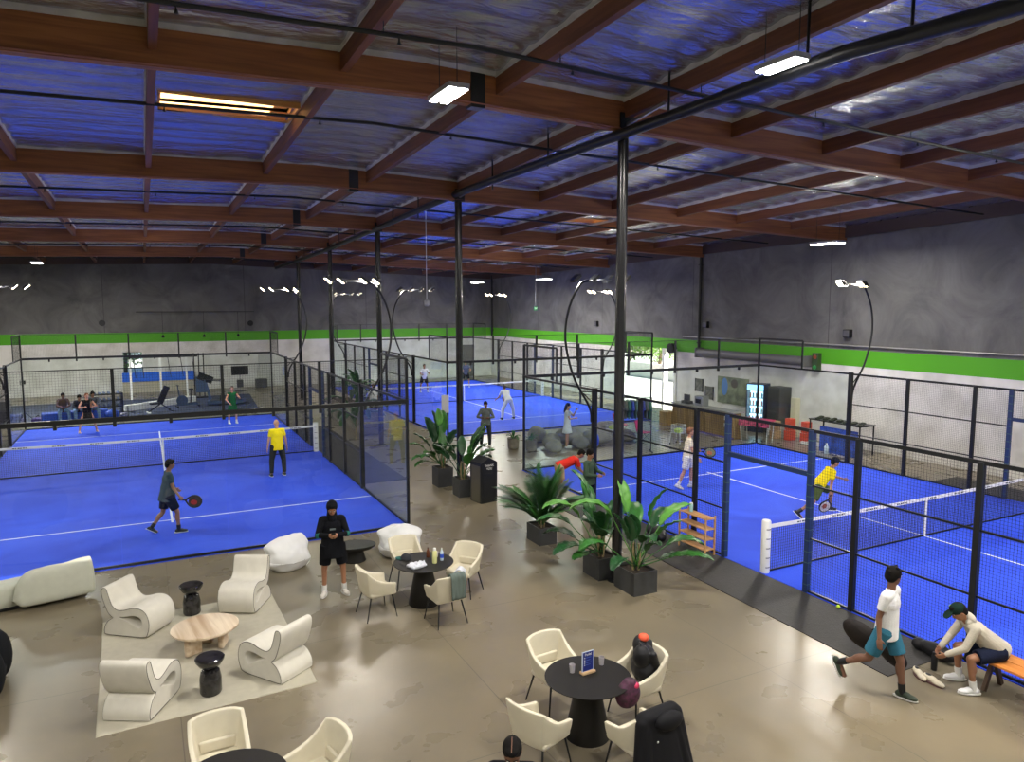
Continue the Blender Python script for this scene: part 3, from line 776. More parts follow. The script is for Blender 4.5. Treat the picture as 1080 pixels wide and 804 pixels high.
def chair(x, y, face, lab):
    """face: the point the chair looks at"""
    global ch0
    if ch0 is None: ch0 = o = make_chair()
    else: o = copy_tree(ch0)
    o.location = (x, y, 0); d = V((face[0]-x, face[1]-y)); o.rotation_euler = (0, 0, math.atan2(d.y, d.x)-PI/2); o['label'] = lab
    return o
def round_table(x, y, lab):
    t = thing('round_table', lab, 'dining table', (x, y, 0), 0, 'round black pedestal tables')
    M().lathe([(.0, .725), (.49, .725), (.525, .74), (.525, .75), (.0, .752)], 48).obj('table_top', BW, t)
    M().lathe([(.27, 0), (.275, .015), (.16, .6), (.15, .725)], 32).obj('pedestal', BW, t)
T1, T2, T3 = (4.21, 11.70), (4.62, 7.05), (.55, 6.92)
round_table(*T1, 'round black table by the hooded man, crowded with bottles and caps')
round_table(*T2, 'round black table carrying a small blue menu stand')
round_table(*T3, 'bare round black table below the cream rug, cut by the frame')
chair(3.33, 11.62, T1, 'white armchair in front of the hooded man, its empty side to the table')
chair(4.28, 10.85, T1, 'white armchair draped with a grey-green towel, back to the camera')
chair(5.02, 11.82, (4.3, 11.2), 'empty white armchair on the aisle side of the bottle-strewn table')
chair(4.22, 12.66, T1, 'white armchair between the bean bag and the bottle-strewn table')
chair(4.62, 7.85, (4.7, 7.05), 'empty white armchair behind the blue menu stand')
chair(3.78, 6.75, T2, 'empty white armchair left of the menu table, back to the camera')
chair(5.42, 7.12, T2, 'white armchair piled with black padel bags')
chair(4.70, 6.15, T2, 'white armchair under a hanging black jacket')
chair(.52, 7.78, T3, 'empty white armchair between the cream rug and a black table')
chair(1.38, 7.12, T3, 'white armchair at the bare black table, nearer the table with the menu')
# on table 1
def on(x, y): return (x, y, .752)
t = thing('soda_bottle', 'clear water bottle with blue label on the black table', 'bottle', on(4.52, 11.62))
GL = mat('clear_plastic', (.55, .65, .75), .1)
M().lathe([(.03, 0), (.033, .02), (.033, .15), (.012, .19), (.012, .21)], 14).obj('body', GL, t)
M().lathe([(.034, .05), (.034, .12)], 14).obj('paper_label', mat('label_blue', (.02, .08, .6), .5), t)
M().lathe([(.014, .205), (.014, .225)], 12).obj('bottle_cap', WHITE, t)
t = thing('amber_bottle', 'small dark amber bottle on the black table', 'bottle', on(4.36, 11.88))
M().lathe([(.03, 0), (.032, .02), (.032, .10), (.012, .14), (.012, .17)], 14).obj('body', mat('amber', (.10, .03, .01), .2), t)
M().lathe([(.014, .165), (.014, .18)], 12).obj('bottle_cap', BLACK, t)
t = thing('water_bottle', 'tall pale yellow sports bottle on the black table', 'bottle', on(4.36, 11.55))
M().lathe([(.04, 0), (.043, .02), (.043, .20), (.025, .23)], 16).obj('body', mat('pale_yellow', (.62, .62, .28), .5), t)
M().lathe([(.027, .225), (.027, .27)], 14).obj('bottle_cap', WHITE, t)
for dx, dy, lab in ((4.5, 11.83, 'clear plastic cup beside the blue-labelled bottle'),):
    m = M().lathe([(.028, 0), (.038, .10), (.036, .10), (.026, .008)], 16)
    tag(m.obj('plastic_cup', mat('cup_clear', (.55, .5, .5), .15), None), lab, 'cup').location = on(dx, dy)
def cloth(x0, y0, z0, w, h, m, name, lab, cat, seed, amp=.03, a=0):
    n = 16; k = M()
    for i in range(n+1):
        for j in range(n+1):
            u = i/n-.5; v = j/n-.5; r = math.hypot(u, v)
            z = .012+amp*(.5+mn.noise(V((u*5+seed, v*5, 1))))+amp*abs(mn.noise(V((u*9, v*9+seed, 4))))
            q = 1+.25*mn.noise(V((u*3+seed, v*3, 8)))
            k.v.append((u*w*q, v*h*q, max(.004, z)))
    b = len(k.v)
    k.v += [(x, y, 0.002) for x, y, z in k.v]
    for i in range(n):
        for j in range(n):
            p = i*(n+1)+j; k.f.append((p, p+n+1, p+n+2, p+1)); k.f.append((b+p, b+p+1, b+p+n+2, b+p+n+1))
    for i in range(n):
        for p, q in ((i, i+1), (n*(n+1)+i+1, n*(n+1)+i)): k.f.append((p, q, b+q, b+p))
        for p, q in (((i+1)*(n+1), i*(n+1)), (i*(n+1)+n, (i+1)*(n+1)+n)): k.f.append((p, q, b+q, b+p))
    o = k.obj(name, m, None, sharp=180); o.location = (x0, y0, z0); o.rotation_euler = (0, 0, a); return tag(o, lab, cat)
cloth(4.03, 11.52, .752, .30, .2, mat('white_cotton', (.6, .62, .68), .9), 'towel', 'crumpled white towel lying on the round black table', 'towel', 3, .05, .3)
t = thing('baseball_cap', 'dark teal cap lying on the black table edge', 'cap', on(3.98, 11.98), 1.0)
TEAL = mat('teal_fabric', (.01, .10, .09), .8)
m = M().ell((0, 0, .0), (.09, .10, .10), n=18, m=10); m.v = [(x, y, max(0, z)) for x, y, z in m.v]; m.obj('crown', mat('dark_cloth', (.012, .014, .02), .8), t)
m = M().fru((0, .11, .005), (0, .11, .018), (.07, .08), (.07, .08)); m.obj('visor', TEAL, t)
# towel over chair back: draped sheet following the chair back
def drape(loc, rz, w, front, backl, zt, m, name, lab, cat, thick=.025, seed=0, wav=.03, lean=.0):
    k = M(); n = 14; prof = []
    for i in range(8): prof.append((-.045-.0*i, zt-.01-front*(1-i/7)))
    for i in range(1, 5): a = PI*(i/5); prof.append((-.045+.045*(1-math.cos(a))*1.0, zt+.03*math.sin(a)))
    for i in range(10): prof.append((.05+lean*(i/9), zt-.01-backl*(i/9)))
    q = len(prof)
    for s_ in (0, 1):
        for i, (py, pz) in enumerate(prof):
            for j in range(n+1):
                u = j/n-.5; wv = wav*mn.noise(V((u*7+seed, i*.12, 2)))
                sh = 1-.12*abs(i-q/2)/q*(1+mn.noise(V((seed, i*.3, 0))))
                off = thick if s_ else 0
                dirn = -1 if i < 8 else (1 if i > 11 else 0)
                k.v.append((u*w*sh, -(py+wv*abs(dirn)+off*dirn*-1*-1), pz+(off if dirn == 0 else 0)))
    N_ = q*(n+1)
    for i in range(q-1):
        for j in range(n):
            a = i*(n+1)+j; k.f.append((a, a+1, a+n+2, a+n+1)); k.f.append((N_+a, N_+a+n+1, N_+a+n+2, N_+a+1))
    for i in range(q-1):
        for a, b in ((i*(n+1), (i+1)*(n+1)), ((i+1)*(n+1)+n, i*(n+1)+n)): k.f.append((a, b, N_+b, N_+a))
    for j in range(n):
        for a, b in ((j+1, j), ((q-1)*(n+1)+j, (q-1)*(n+1)+j+1)): k.f.append((a, b, N_+b, N_+a))
    o = k.obj(name, m, None, sharp=180); o.location = loc; o.rotation_euler = (0, 0, rz)
    return tag(o, lab, cat)
def chair_ang(x, y, f): return math.atan2(f[1]-y, f[0]-x)-PI/2
a = chair_ang(4.28, 10.85, T1); d = V((math.sin(a), -math.cos(a)))
drape((4.28+d.x*.30+.06, 10.85+d.y*.30, 0), a, .26, .15, .36, .86, mat('grey_green_towel', (.10, .13, .115), .9), 'hanging_towel', 'grey-green towel hung over a white chair back', 'towel', seed=4)
drape((4.28+d.x*.26+.17, 10.85+d.y*.26+.1, 0), a+.9, .16, .12, .12, .88, mat('white_cotton', (.6, .62, .68), .9), 'striped_cloth', 'white and black cloth thrown over the towel on the chair', 'cloth', seed=9)
# menu stand and glasses on table 2
t = thing('menu_stand', 'blue menu card in a clear holder with pale wooden foot', 'menu stand', on(4.66, 7.12), math.radians(4)); t.scale = (1.3, 1.3, 1.3)
M().bb((-.075, -.03, 0), (.075, .03, .022)).obj('wooden_foot', mat_wood('pale_wood', (.5, .32, .16), (.66, .46, .26), .5, 0), t, bevel=.004)
M().bb((-.068, -.004, .022), (.068, .004, .215)).obj('acrylic_frame', mat('acrylic_edge', (.55, .6, .75), .15), t)
cd = M().bb((-.058, -.006, .028), (.058, -.0042, .209)).obj('menu_card', mat('menu_navy', (.006, .02, .20), .35), t)
text('printed_title', 'Padel', .036, WHITE, (0, -.0065, .185), (PI/2, 0, 0), cd, .0004)
for i, z in enumerate((.15, .125, .10, .08)):
    M().bb((-.045, -.0068, z), (-.035, -.0062, z+.012)).obj('printed_symbol', WHITE, cd)
    M().bb((-.028, -.0068, z+.003), (.035-.01*(i % 2), -.0062, z+.007)).obj('printed_line', mat('soft_blue', (.12, .2, .6), .5), cd)
for (x, y, lab) in ((4.50, 7.22, 'clear glass tumbler left of the blue menu stand'), (4.93, 7.22, 'small pinkish glass right of the blue menu stand')):
    tag(M().lathe([(.03, 0), (.037, .10), (.034, .10), (.028, .01)], 18).obj('glass_tumbler', mat('tumbler', (.45, .42, .44), .1), None), lab, 'glass').location = on(x, y)
# padel bags on chair, jacket on chair
BAG = mat('black_nylon', (.008, .008, .010), .5, noise=.3, spec=.3)
t = thing('padel_bag', 'black sports bag with orange lining heaped on a white chair', 'bag', (5.50, 7.12, .48), math.radians(60))
m = M(); m.ell((0, 0, .16), (.26, .16, .18)); m.ell((-.14, .04, .36), (.12, .11, .15)); m.ell((.16, .02, .36), (.13, .10, .14)); m.ell((.02, -.04, .30), (.16, .12, .13)); m.cap((-.18, -.1, .4), (-.05, -.16, .12), .05, .07); m.cap((.2, -.1, .38), (.12, -.16, .1), .05, .06)
remeshed(m, 'bag_body', BAG, t, .014, 3)
M().ell((.14, -.02, .48), (.08, .07, .05)).obj('orange_lining', mat('orange_cloth', (.75, .10, .04), .7), t)
M().ring_tube(spline([(-.2, .02, .3), (-.16, .05, .5), (-.02, .05, .48), (.0, .0, .3)], 6), .012, 8).obj('strap', BAG, t)
M().ring_tube(spline([(.14, -.1, .1), (.24, -.2, -.05), (.2, -.22, -.2)], 6), .05, 8).obj('strap', BAG, t)
t = thing('bead_bag', 'dark bag with pink and purple print beside the hanging jacket', 'bag', (4.93, 6.66, .50))
m = M(); m.ell((0, 0, .14), (.17, .11, .17)); m.ell((.02, 0, .26), (.10, .08, .08)); remeshed(m, 'bag_body', mat('plum_print', (.05, .008, .03), .6, noise=.9, scale=22), t, .014, 3)
M().ell((.07, -.03, .25), (.06, .06, .04)).obj('pink_print', mat('hot_pink', (.55, .03, .10), .6), t)
a = chair_ang(4.70, 6.15, T2); d = V((math.sin(a), -math.cos(a)))
JK = mat('black_jacket', (.006, .006, .008), .7, spec=.2)
j = thing('hanging_jacket', 'black hooded jacket hung over the white chair back', 'jacket', (4.70+d.x*.27+.03, 6.15+d.y*.27, 0), a)
m = M(); m.fru((0, 0, .86), (0, -.10, .10), (.27, .10), (.36, .16)); m.cap((-.24, -.02, .82), (-.33, -.10, .22), .075, .085); m.cap((.24, -.02, .82), (.34, -.10, .22), .075, .085); m.cap((-.2, 0, .84), (.2, 0, .84), .09, .09)
for i in range(6): m.cap((-.2+.08*i, -.08, .75), (-.3+.12*i, -.19, .12), .03, .065)
remeshed(m, 'jacket_body', JK, j, .016, 2)
m = M(); m.ell((.05, -.12, .82), (.19, .09, .10)); m.obj('hood', JK, j)
M().bb((-.16, -.175, .66), (-.145, -.165, .675)).obj('logo_patch', WHITE, j)

# ------------------------------------------------------------------ planters and plants
POTM = mat('dark_grey_fibrestone', (.035, .036, .037), .6, noise=.15)
SOIL = mat('soil', (.03, .02, .012), .95, noise=.4, bump=.6)
GREEN = mat('leaf_green', (.035, .15, .025), .35, noise=.35, scale=5)
GREEN2 = mat('leaf_bright', (.10, .30, .045), .35, noise=.25, scale=5)
GREEN3 = mat('leaf_dark', (.015, .07, .02), .35, noise=.3, scale=5)
STEM = mat('stem_tan', (.26, .20, .10), .6, noise=.3)
def planter(t, w, d, h):
    m = M(); e = .025; z0 = h-.05
    m.bb((-w/2, -d/2, 0), (w/2, d/2, z0-.02))
    for a, b in (((-w/2, -d/2), (w/2, -d/2+e)), ((-w/2, d/2-e), (w/2, d/2)), ((-w/2, -d/2+e), (-w/2+e, d/2-e)), ((w/2-e, -d/2+e), (w/2, d/2-e))):
        m.bb((a[0], a[1], z0-.021), (b[0], b[1], h))
    m.obj('planter_box', POTM, t)
    M().bb((-w/2+e, -d/2+e, z0-.02), (w/2-e, d/2-e, z0)).obj('soil', SOIL, t)
    return z0
def big_leaf(base, az, el, plen, L, Wd, droop):
    """petiole + paddle blade in one mesh"""
    m = M(); d = V((math.cos(az)*math.cos(el), math.sin(az)*math.cos(el), math.sin(el)))
    side = V((-math.sin(az), math.cos(az), 0)); b = V(base)
    ps = []; cur = b.copy(); dd = d.copy(); k = 8
    for i in range(k+1):
        ps.append(cur.copy()); cur = cur+dd*(plen/k)
    m.ring_tube(ps, [.013-.006*i/k for i in range(k+1)], 6)
    cur = ps[-1].copy(); n = 14; o = len(m.v); rows = []
    for i in range(n+1):
        u = i/n; wdt = Wd*(math.sin(PI*min(1, u*.93+.04))**.65)*(1-.15*u)
        up = side.cross(dd).normalized()
        if up.z < 0: up = -up
        for s_ in (-1, -.5, 0, .5, 1):
            m.v.append(tuple(cur+side*wdt*.5*s_+up*(abs(s_)*wdt*.16)+up*.012*math.sin(i*1.9+s_*3)))
        for s_ in (-1, -.5, 0, .5, 1):
            m.v.append(tuple(cur+side*wdt*.5*s_+up*(abs(s_)*wdt*.16-.004)+up*.012*math.sin(i*1.9+s_*3)))
        dd = (dd+V((0, 0, -1))*droop*(1.4/n)).normalized(); cur = cur+dd*(L/n)
    for i in range(n):
        for j in range(4):
            a = o+i*10+j; m.f.append((a, a+1, a+11, a+10)); c = a+5; m.f.append((c, c+10, c+11, c+1))
        for (p, q) in ((0, 5), (4, 9)):
            a = o+i*10; m.f.append((a+p, a+10+p, a+10+q, a+q))
    return m
def strelitzia(x, y, w, d, h, specs, lab, rz=0, stems=3, seed=1):
    rnd = random.Random(seed)
    t = thing('potted_plant', lab, 'potted plant', (x, y, 0), rz, 'broad-leaved plants in dark square planters')
    z0 = planter(t, w, d, h)
    for i in range(stems):
        a = i*2.4+seed
        M().ring_tube(spline([(math.cos(a)*.05, math.sin(a)*.05, z0-.01), (math.cos(a)*.08, math.sin(a)*.07, z0+.25), (math.cos(a)*.05, math.sin(a)*.05, z0+.5)], 4), [.022]*9, 8).obj('stem', STEM, t)
    specs = specs+[(rnd.uniform(0, 360), rnd.uniform(35, 80), rnd.uniform(.35, .8), rnd.uniform(.45, .65), .19, rnd.uniform(.5, 1.1), rnd.choice((0, 2, 2))) for _ in range(7)]
    for (az, el, pl, L, Wd, dr, c) in specs:
        a = rnd.random()*6; big_leaf((math.cos(a)*.05, math.sin(a)*.05, z0+rnd.uniform(.0, .15)), math.radians(az)-rz, math.radians(el), pl, L, Wd*1.45, dr).obj('leaf', (GREEN, GREEN2, GREEN3)[c], t, sharp=180)
# azimuth: -26 deg is picture-right, 154 picture-left, 64 away, -116 toward the camera
strelitzia(7.92, 10.53, .52, .62, .42, [(-26, 35, .75, .75, .24, .9, 0), (-10, 55, .85, .75, .24, .8, 1), (-40, 22, .6, .8, .22, .5, 0), (150, 62, 1.0, .95, .24, 1.5, 1), (170, 40, .7, .6, .22, 1.1, 0), (100, 78, 1.0, .7, .2, .7, 1), (60, 60, .8, .7, .22, 1.0, 0), (-100, 58, .6, .55, .22, 1.1, 2), (-60, 75, .95, .7, .2, .8, 0), (-20, 12, .55, .6, .18, .3, 2), (20, 48, .9, .8, .22, .9, 2), (210, 30, .5, .6, .2, .8, 2)], 'large bird-of-paradise plant in a dark planter beside the tallest column', seed=3)
strelitzia(7.75, 11.42, .46, .56, .42, [(150, 45, .75, .75, .24, 1.0, 0), (165, 60, .9, .85, .26, 1.3, 1), (185, 25, .55, .7, .24, .7, 2), (130, 32, .6, .7, .22, .8, 2), (215, 40, .5, .6, .22, .9, 0), (90, 70, .8, .6, .2, .8, 0), (250, 55, .55, .6, .22, .9, 2), (20, 60, .7, .5, .2, .8, 2), (140, 75, 1.0, .7, .22, 1.0, 0), (200, 8, .4, .55, .2, .2, 0)], 'broad dark-leaved plant in a planter just behind the tallest column plant', seed=5)
strelitzia(7.62, 19.45, .46, .5, .55, [(150, 80, .8, .8, .34, .3, 2), (120, 72, .7, .8, .34, .5, 2), (170, 60, .6, .7, .26, .6, 2), (180, 35, .5, .6, .2, .9, 0), (190, 20, .5, .5, .16, .8, 0), (240, 60, .5, .6, .26, .6, 2), (60, 78, .9, .7, .3, .4, 0), (210, 48, .45, .5, .2, .8, 0), (20, 65, .6, .6, .26, .6, 2), (100, 84, 1.15, .5, .2, .2, 1)], 'tall broad-leaved plant left of the second column', seed=8)
strelitzia(7.72, 18.15, .44, .5, .5, [(-10, 70, .9, .75, .34, .5, 2), (-20, 50, .6, .6, .28, .6, 0), (-26, 74, .75, .6, .24, .9, 1), (10, 62, .8, .7, .3, .6, 2), (-40, 40, .5, .5, .22, .7, 2), (-90, 65, .5, .5, .24, .6, 0), (-30, 60, .6, .5, .24, .7, 2), (200, 60, .5, .5, .2, .7, 2)], 'broad-leaved plant behind the black bin at the second column', seed=11)
def palm(x, y, w, d, h, n, L, lab, seed, group=None):
    rnd = random.Random(seed)
    t = thing('potted_palm', lab, 'potted plant', (x, y, 0), 0, group); z0 = planter(t, w, d, h)
    for i in range(5): a = i*1.3; M().cyl((math.cos(a)*.05, math.sin(a)*.08, z0-.01), (math.cos(a)*.07, math.sin(a)*.10, z0+.28), .014, .01, 8).obj('stem', STEM, t)
    for i in range(n):
        az = i*2.4+rnd.uniform(-.3, .3); el = math.radians(rnd.uniform(50, 87)); l = L*rnd.uniform(.75, 1.1)
        dd = V((math.cos(az)*math.cos(el), math.sin(az)*math.cos(el), math.sin(el))); cur = V((math.cos(az)*.03, math.sin(az)*.05, z0+.05)); pts = [cur.copy()]; ds = [dd.copy()]
        for k in range(14): dd = (dd+V((0, 0, -1))*.07).normalized(); cur = cur+dd*l/14; pts.append(cur.copy()); ds.append(dd.copy())
        m = M(); m.ring_tube(pts, [.007-.004*q/14 for q in range(15)], 5)
        for k in [q_*.5+1.5 for q_ in range(25)]:
          kk = k; k = int(kk); PP = pts[k].lerp(pts[min(14, k+1)], kk-k)
          for s_ in (-1, 1):
                sd = V((-ds[k].y, ds[k].x, 0)); 
                if sd.length < .05: sd = V((1, 0, 0))
                sd.normalize(); ll = l*.30*(1-.45*abs(k-8)/7)
                dl = (sd*s_*.75+ds[k]*.75+V((0, 0, -.12))).normalized(); e = PP+dl*ll; wd = ds[k].cross(dl).normalized()*.0; q = (dl.cross(V((0, 0, 1)))).normalized()*.021
                mid = PP+dl*ll*.45+V((0, 0, .01))
                m.add([PP, mid+q, e, mid-q], [(0, 1, 2, 3)])
        m.obj('frond', (GREEN, GREEN3, GREEN)[i % 3], t, sharp=180)
palm(7.72, 13.72, .42, .62, .38, 38, 1.25, 'feathery palm in a dark rectangular planter standing alone in the aisle', 4)
# litter bin
t = thing('litter_bin', 'tall black litter bin with sloping top in the aisle by the column', 'bin', (7.98, 17.36, 0), math.radians(10))
m = M(); w_ = .26; m.add([(-w_, -.26, 0), (w_, -.26, 0), (w_, .26, 0), (-w_, .26, 0), (-w_, -.26, 1.08), (w_, -.26, 1.08), (w_, .26, 1.08), (-w_, .26, 1.08), (0, -.26, 1.22), (0, .26, 1.22)], [(3, 2, 1, 0), (0, 1, 5, 8, 4), (1, 2, 6, 5), (2, 3, 7, 9, 6), (3, 0, 4, 7), (4, 8, 9, 7), (8, 5, 6, 9)])
m.obj('cabinet', BLACK, t, bevel=.01)
M().bb((-.262, -.20, .02), (-.26, .20, 1.0)).obj('side_panel', mat('bronze_panel', (.10, .09, .06), .35, .3), t)
dr = M().bb((-.2, -.268, .10), (.2, -.26, .80)).obj('door', BLACK, t, bevel=.004)
text('printed_lettering', 'THANK\nYOU', .085, WHITE, (.0, -.263, .96), (PI/2, 0, 0), t, .001)
# shoe rack with bottle
BAMB = mat_wood('bamboo', (.46, .24, .09), (.62, .36, .16), .45, 1, 1.5)
t = thing('shoe_rack', 'four-tier light bamboo rack against the right court fence', 'rack', (10.36, 11.66, .012), math.radians(0))
for z in (.12, .34, .56, .78):
    m = M()
    m.bb((-.13, -.42, z-.01), (.13, .42, z+.012)); m.obj('shelf', BAMB, t, bevel=.005)
for sx in (-1, 1):
    for sy in (-1, 1): M().bb((sx*.125-.015, sy*.41-.015, 0), (sx*.125+.015, sy*.41+.015, .84)).obj('leg', BAMB, t)
t = thing('drink_can', 'white and teal tumbler standing on top of the bamboo rack', 'bottle', (10.36, 11.85, .804+.012-.011))
M().lathe([(.035, 0), (.04, .01), (.042, .16), (.03, .18)], 16).obj('body', mat('pale_teal', (.35, .6, .6), .4), t); M().lathe([(.038, .17), (.036, .20)], 16).obj('lid', WHITE, t)
# bags by the fence
def lump(loc, rz, blobs, m, name, lab, cat, vox=.015, extra=None):
    t = thing(name, lab, cat, loc, rz); k = M()
    for b in blobs: k.ell(*b)
    k.v = [(x, y, max(0, z)) for x, y, z in k.v]
    remeshed(k, 'body', m, t, vox, 3)
    return t
t = lump((10.15, 12.75, .012), math.radians(80), [((0, 0, .12), (.38, .18, .15)), ((-.25, .05, .1), (.2, .14, .12)), ((.22, -.03, .16), (.18, .14, .12))], BAG, 'duffel_bag', 'black duffel bag on the rubber mat beside the bamboo rack', 'bag')
M().ell((.12, .0, .255), (.14, .09, .02)).obj('white_towel', WHITE, t)
M().ring_tube(spline([(-.2, -.1, .2), (-.05, -.15, .34), (.12, -.1, .25)], 6), .012, 6).obj('strap', BAG, t)
t = lump((8.75, 13.15, 0), .3, [((0, 0, .2), (.17, .13, .22)), ((0, -.1, .12), (.13, .08, .1))], mat('beige_canvas', (.24, .21, .17), .8, noise=.2), 'backpack', 'small beige backpack on the floor behind the column plants', 'bag')
M().ring_tube(spline([(-.08, -.12, .35), (-.1, -.2, .2), (-.08, -.14, .05)], 6), .012, 6).obj('strap', BAG, t)
# bench with the seated player's things
ORW = mat_wood('orange_pine', (.50, .17, .03), (.66, .27, .07), .45, 1, 1.2)
t = thing('bench', 'orange pine bench along the right court fence', 'bench', (10.17, 4.5, .0), 0)
for x in (-.13, .13): M().bb((x-.12, -1.2, .43), (x+.12, 1.1, .465)).obj('seat_plank', ORW, t, bevel=.006)
for y in (-1.0, .95):
    M().bar((-.2, y, .012), (-.02, y-.0, .42), .05, .06).obj('leg', mat('dark_wood', (.06, .035, .02), .6), t)
    M().bar((.2, y, .012), (.02, y, .42), .05, .06).obj('leg', mat('dark_wood', (.06, .035, .02), .6), t)
t = lump((10.32, 6.32, .012), 1.5, [((0, 0, .1), (.32, .12, .11)), ((.3, 0, .08), (.12, .1, .09))], BAG, 'racket_bag', 'black bag pushed against the fence beyond the seated man', 'bag')
M().ring_tube(spline([(-.15, -.08, .15), (0, -.12, .28), (.15, -.08, .15)], 6), .01, 6).obj('handle', BAG, t)
t = thing('flask', 'black drinks flask standing on the floor by the seated man', 'bottle', (9.93, 6.12, .012))
M().lathe([(.04, 0), (.042, .01), (.042, .2), (.028, .23)], 16).obj('body', BLACK, t); M().lathe([(.03, .225), (.03, .26)], 14).obj('lid', BLACK, t)
SHOEW = mat('off_white_shoe', (.62, .56, .44), .7)
def shoe(loc, rz, lab):
    t = thing('tennis_shoe', lab, 'shoe', loc, rz, 'pair of off-white shoes on the floor')
    m = M(); m.ell((0, .07, .045), (.045, .12, .04)); m.ell((0, -.07, .06), (.04, .08, .055)); m.ell((0, -.0, .06), (.042, .1, .05)); remeshed(m, 'upper', SHOEW, t, .008, 3)
    m = M(); m.fru((0, .01, 0), (0, .01, .025), (.05, .15), (.05, .15)); m.obj('sole', mat('dark_sole', (.1, .05, .05), .6), t)
    M().ell((0, -.06, .105), (.025, .045, .015)).obj('opening', BLACK, t)
shoe((9.56, 6.10, .0), math.radians(150), 'off-white shoe lying farther from the seated man')
shoe((9.55, 5.90, .0), math.radians(175), 'off-white shoe nearer the seated man and the camera')
t = tag(M().ell((0, 0, 0), (.034, .034, .034)).obj('padel_ball', mat('ball_yellow', (.55, .75, .05), .9)), 'yellow-green ball against the right court fence', 'ball'); t.location = (10.5, 8.2, .046)
for x, y, lab in ((-.9, 20.2, 'white shuttle-like ball lying behind the walking player'),): pass

# ------------------------------------------------------------------ people
SK_L = mat('skin_light', (.52, .27, .17), .5, noise=.06); SK_T = mat('skin_tan', (.33, .155, .085), .5, noise=.06); SK_D = mat('skin_brown', (.16, .075, .045), .5, noise=.06)
HAIRB = mat('hair_black', (.006, .005, .0045), .75, spec=.15, noise=.3, scale=60); HAIRN = mat('hair_brown', (.06, .03, .015), .5, noise=.3, scale=60); HAIRR = mat('hair_auburn', (.16, .06, .02), .5, noise=.3, scale=60)
EYEW = mat('eye_white', (.7, .7, .68), .3); LIP = mat('lips', (.25, .07, .05), .5)
def fab(n, c, **k): return mat('cloth_'+n, c, .9, spec=.15, bump=.25, bscale=60, noise=k.get('noise', .08))
def dirv(az, el):
    """az: degrees from forward (+y) towards the person's right (+x); el: degrees up"""
    a, e = math.radians(az), math.radians(el); return V((math.sin(a)*math.cos(e), math.cos(a)*math.cos(e), math.sin(e)))
def person(loc, face, lab, skin=SK_L, H=1.75, lean=0, side=0, arms=None, legs=None, head=(0, 0), twist=0, fat=1.0, vox=.011, hair=None, hairkind='short',
           top=None, sleeve='short', hood=None, bottom=None, bkind='shorts', shoes=WHITE, socks=None, hemlen=.06, cap=None, grips=None, sit=None, name='person', logo=None, stripe=None):
    k = H/1.75
    t = thing(name, lab, 'person', (loc[0], loc[1], loc[2] if len(loc) > 2 else .015), math.radians(face)-PI/2)
    arms = arms or {'R': ((95, -82), (20, -78)), 'L': ((-95, -82), (-20, -78))}
    legs = legs or {'R': ((90, -87), (90, -89)), 'L': ((-90, -87), (-90, -89))}
    u = V((math.sin(math.radians(side)), math.sin(math.radians(lean)), math.cos(math.radians(lean)))).normalized()
    tw = math.radians(twist)
    hr = V((1, 0, 0)); sr = V((math.cos(tw), math.sin(tw), 0)); sr = (sr-u*sr.dot(u)).normalized(); f = u.cross(sr)*-1 if False else sr.cross(u)*-1
    fw = u.cross(sr)  # body forward
    J = {}
    hip = V((0, 0, 0))
    for s_, n in ((1, 'R'), (-1, 'L')):
        a = hip+hr*s_*.095*k*fat; td, sd = legs[n][0], legs[n][1]
        kn = a+dirv(*td)*.43*k; an = kn+dirv(*sd)*.41*k; J['h'+n], J['k'+n], J['a'+n] = a, kn, an
        J['f'+n] = legs[n][2] if len(legs[n]) > 2 else (0, 0)
    low = min(J['aR'].z-(.075*k+.12*math.sin(math.radians(max(0, -J['fR'][1])))), J['aL'].z-(.075*k+.12*math.sin(math.radians(max(0, -J['fL'][1])))))
    off = V((0, 0, -low if sit is None else sit))
    for q in list(J):
        if q[0] in 'hka': J[q] = J[q]+off
    hip = hip+off
    W_ = .175*k*(.97+.03*fat)
    sh = hip+u*.50*k; nb = sh+u*.05*k
    hp, hy = head[1], head[0]
    hd = (u*.5+V((0, 0, .5))).normalized()
    hf = V((math.sin(math.radians(hy)), math.cos(math.radians(hy)), 0)); hf = (hf*math.cos(math.radians(hp))+V((0, 0, 1))*math.sin(math.radians(hp))).normalized()
    hx = hf.cross(V((0, 0, 1))).normalized(); hu = hx.cross(hf).normalized()
    hc = nb+hd*.085*k+hu*.085*k+hf*.02
    HR = Matrix((hx, hf, hu)).transposed()
    hl = lambda x, y, z: hc+HR @ V((x*k, y*k, z*k))
    for s_, n in ((1, 'R'), (-1, 'L')):
        a = sh+sr*s_*W_; a2 = a-u*.01; e = a2+dirv(*arms[n][0])*.29*k; w_ = e+dirv(*arms[n][1])*.25*k; J['s'+n], J['e'+n], J['w'+n] = a2, e, w_
    TR = Matrix((sr, fw, u)).transposed()
    tb = lambda x, y, z: hip+TR @ V((x*k, y*k, z*k))
    b = M()
    # head
    b.ell(hc, (.074*k, .094*k, .112*k), HR, 18, 12); b.ell(hl(0, .022, -.058), (.055*k, .066*k, .062*k), HR); b.ell(hl(0, .088, -.035), (.02*k, .02*k, .014*k), HR)
    b.cap(hl(0, .088, .015), hl(0, .106, -.022), .009*k, .013*k, 8)
    for s_ in (-1, 1): b.ell(hl(s_*.075, -.005, -.005), (.010*k, .02*k, .032*k), HR, 8, 6)
    b.cap(nb-u*.06*k, hc-hu*.05*k-hf*.01, .056*k, .052*k)
    # torso
    b.ell(tb(0, 0, .02), (.155*k*fat, .105*k*fat, .12*k), TR); b.ell(tb(0, .005, .18), (.130*k*fat, .098*k*fat, .15*k), TR); b.ell(tb(0, .0, .36), (.160*k*fat, .112*k, .17*k), TR)
    b.cap(J['sR']-sr*.03, J['sL']+sr*.03, .062*k, .062*k)
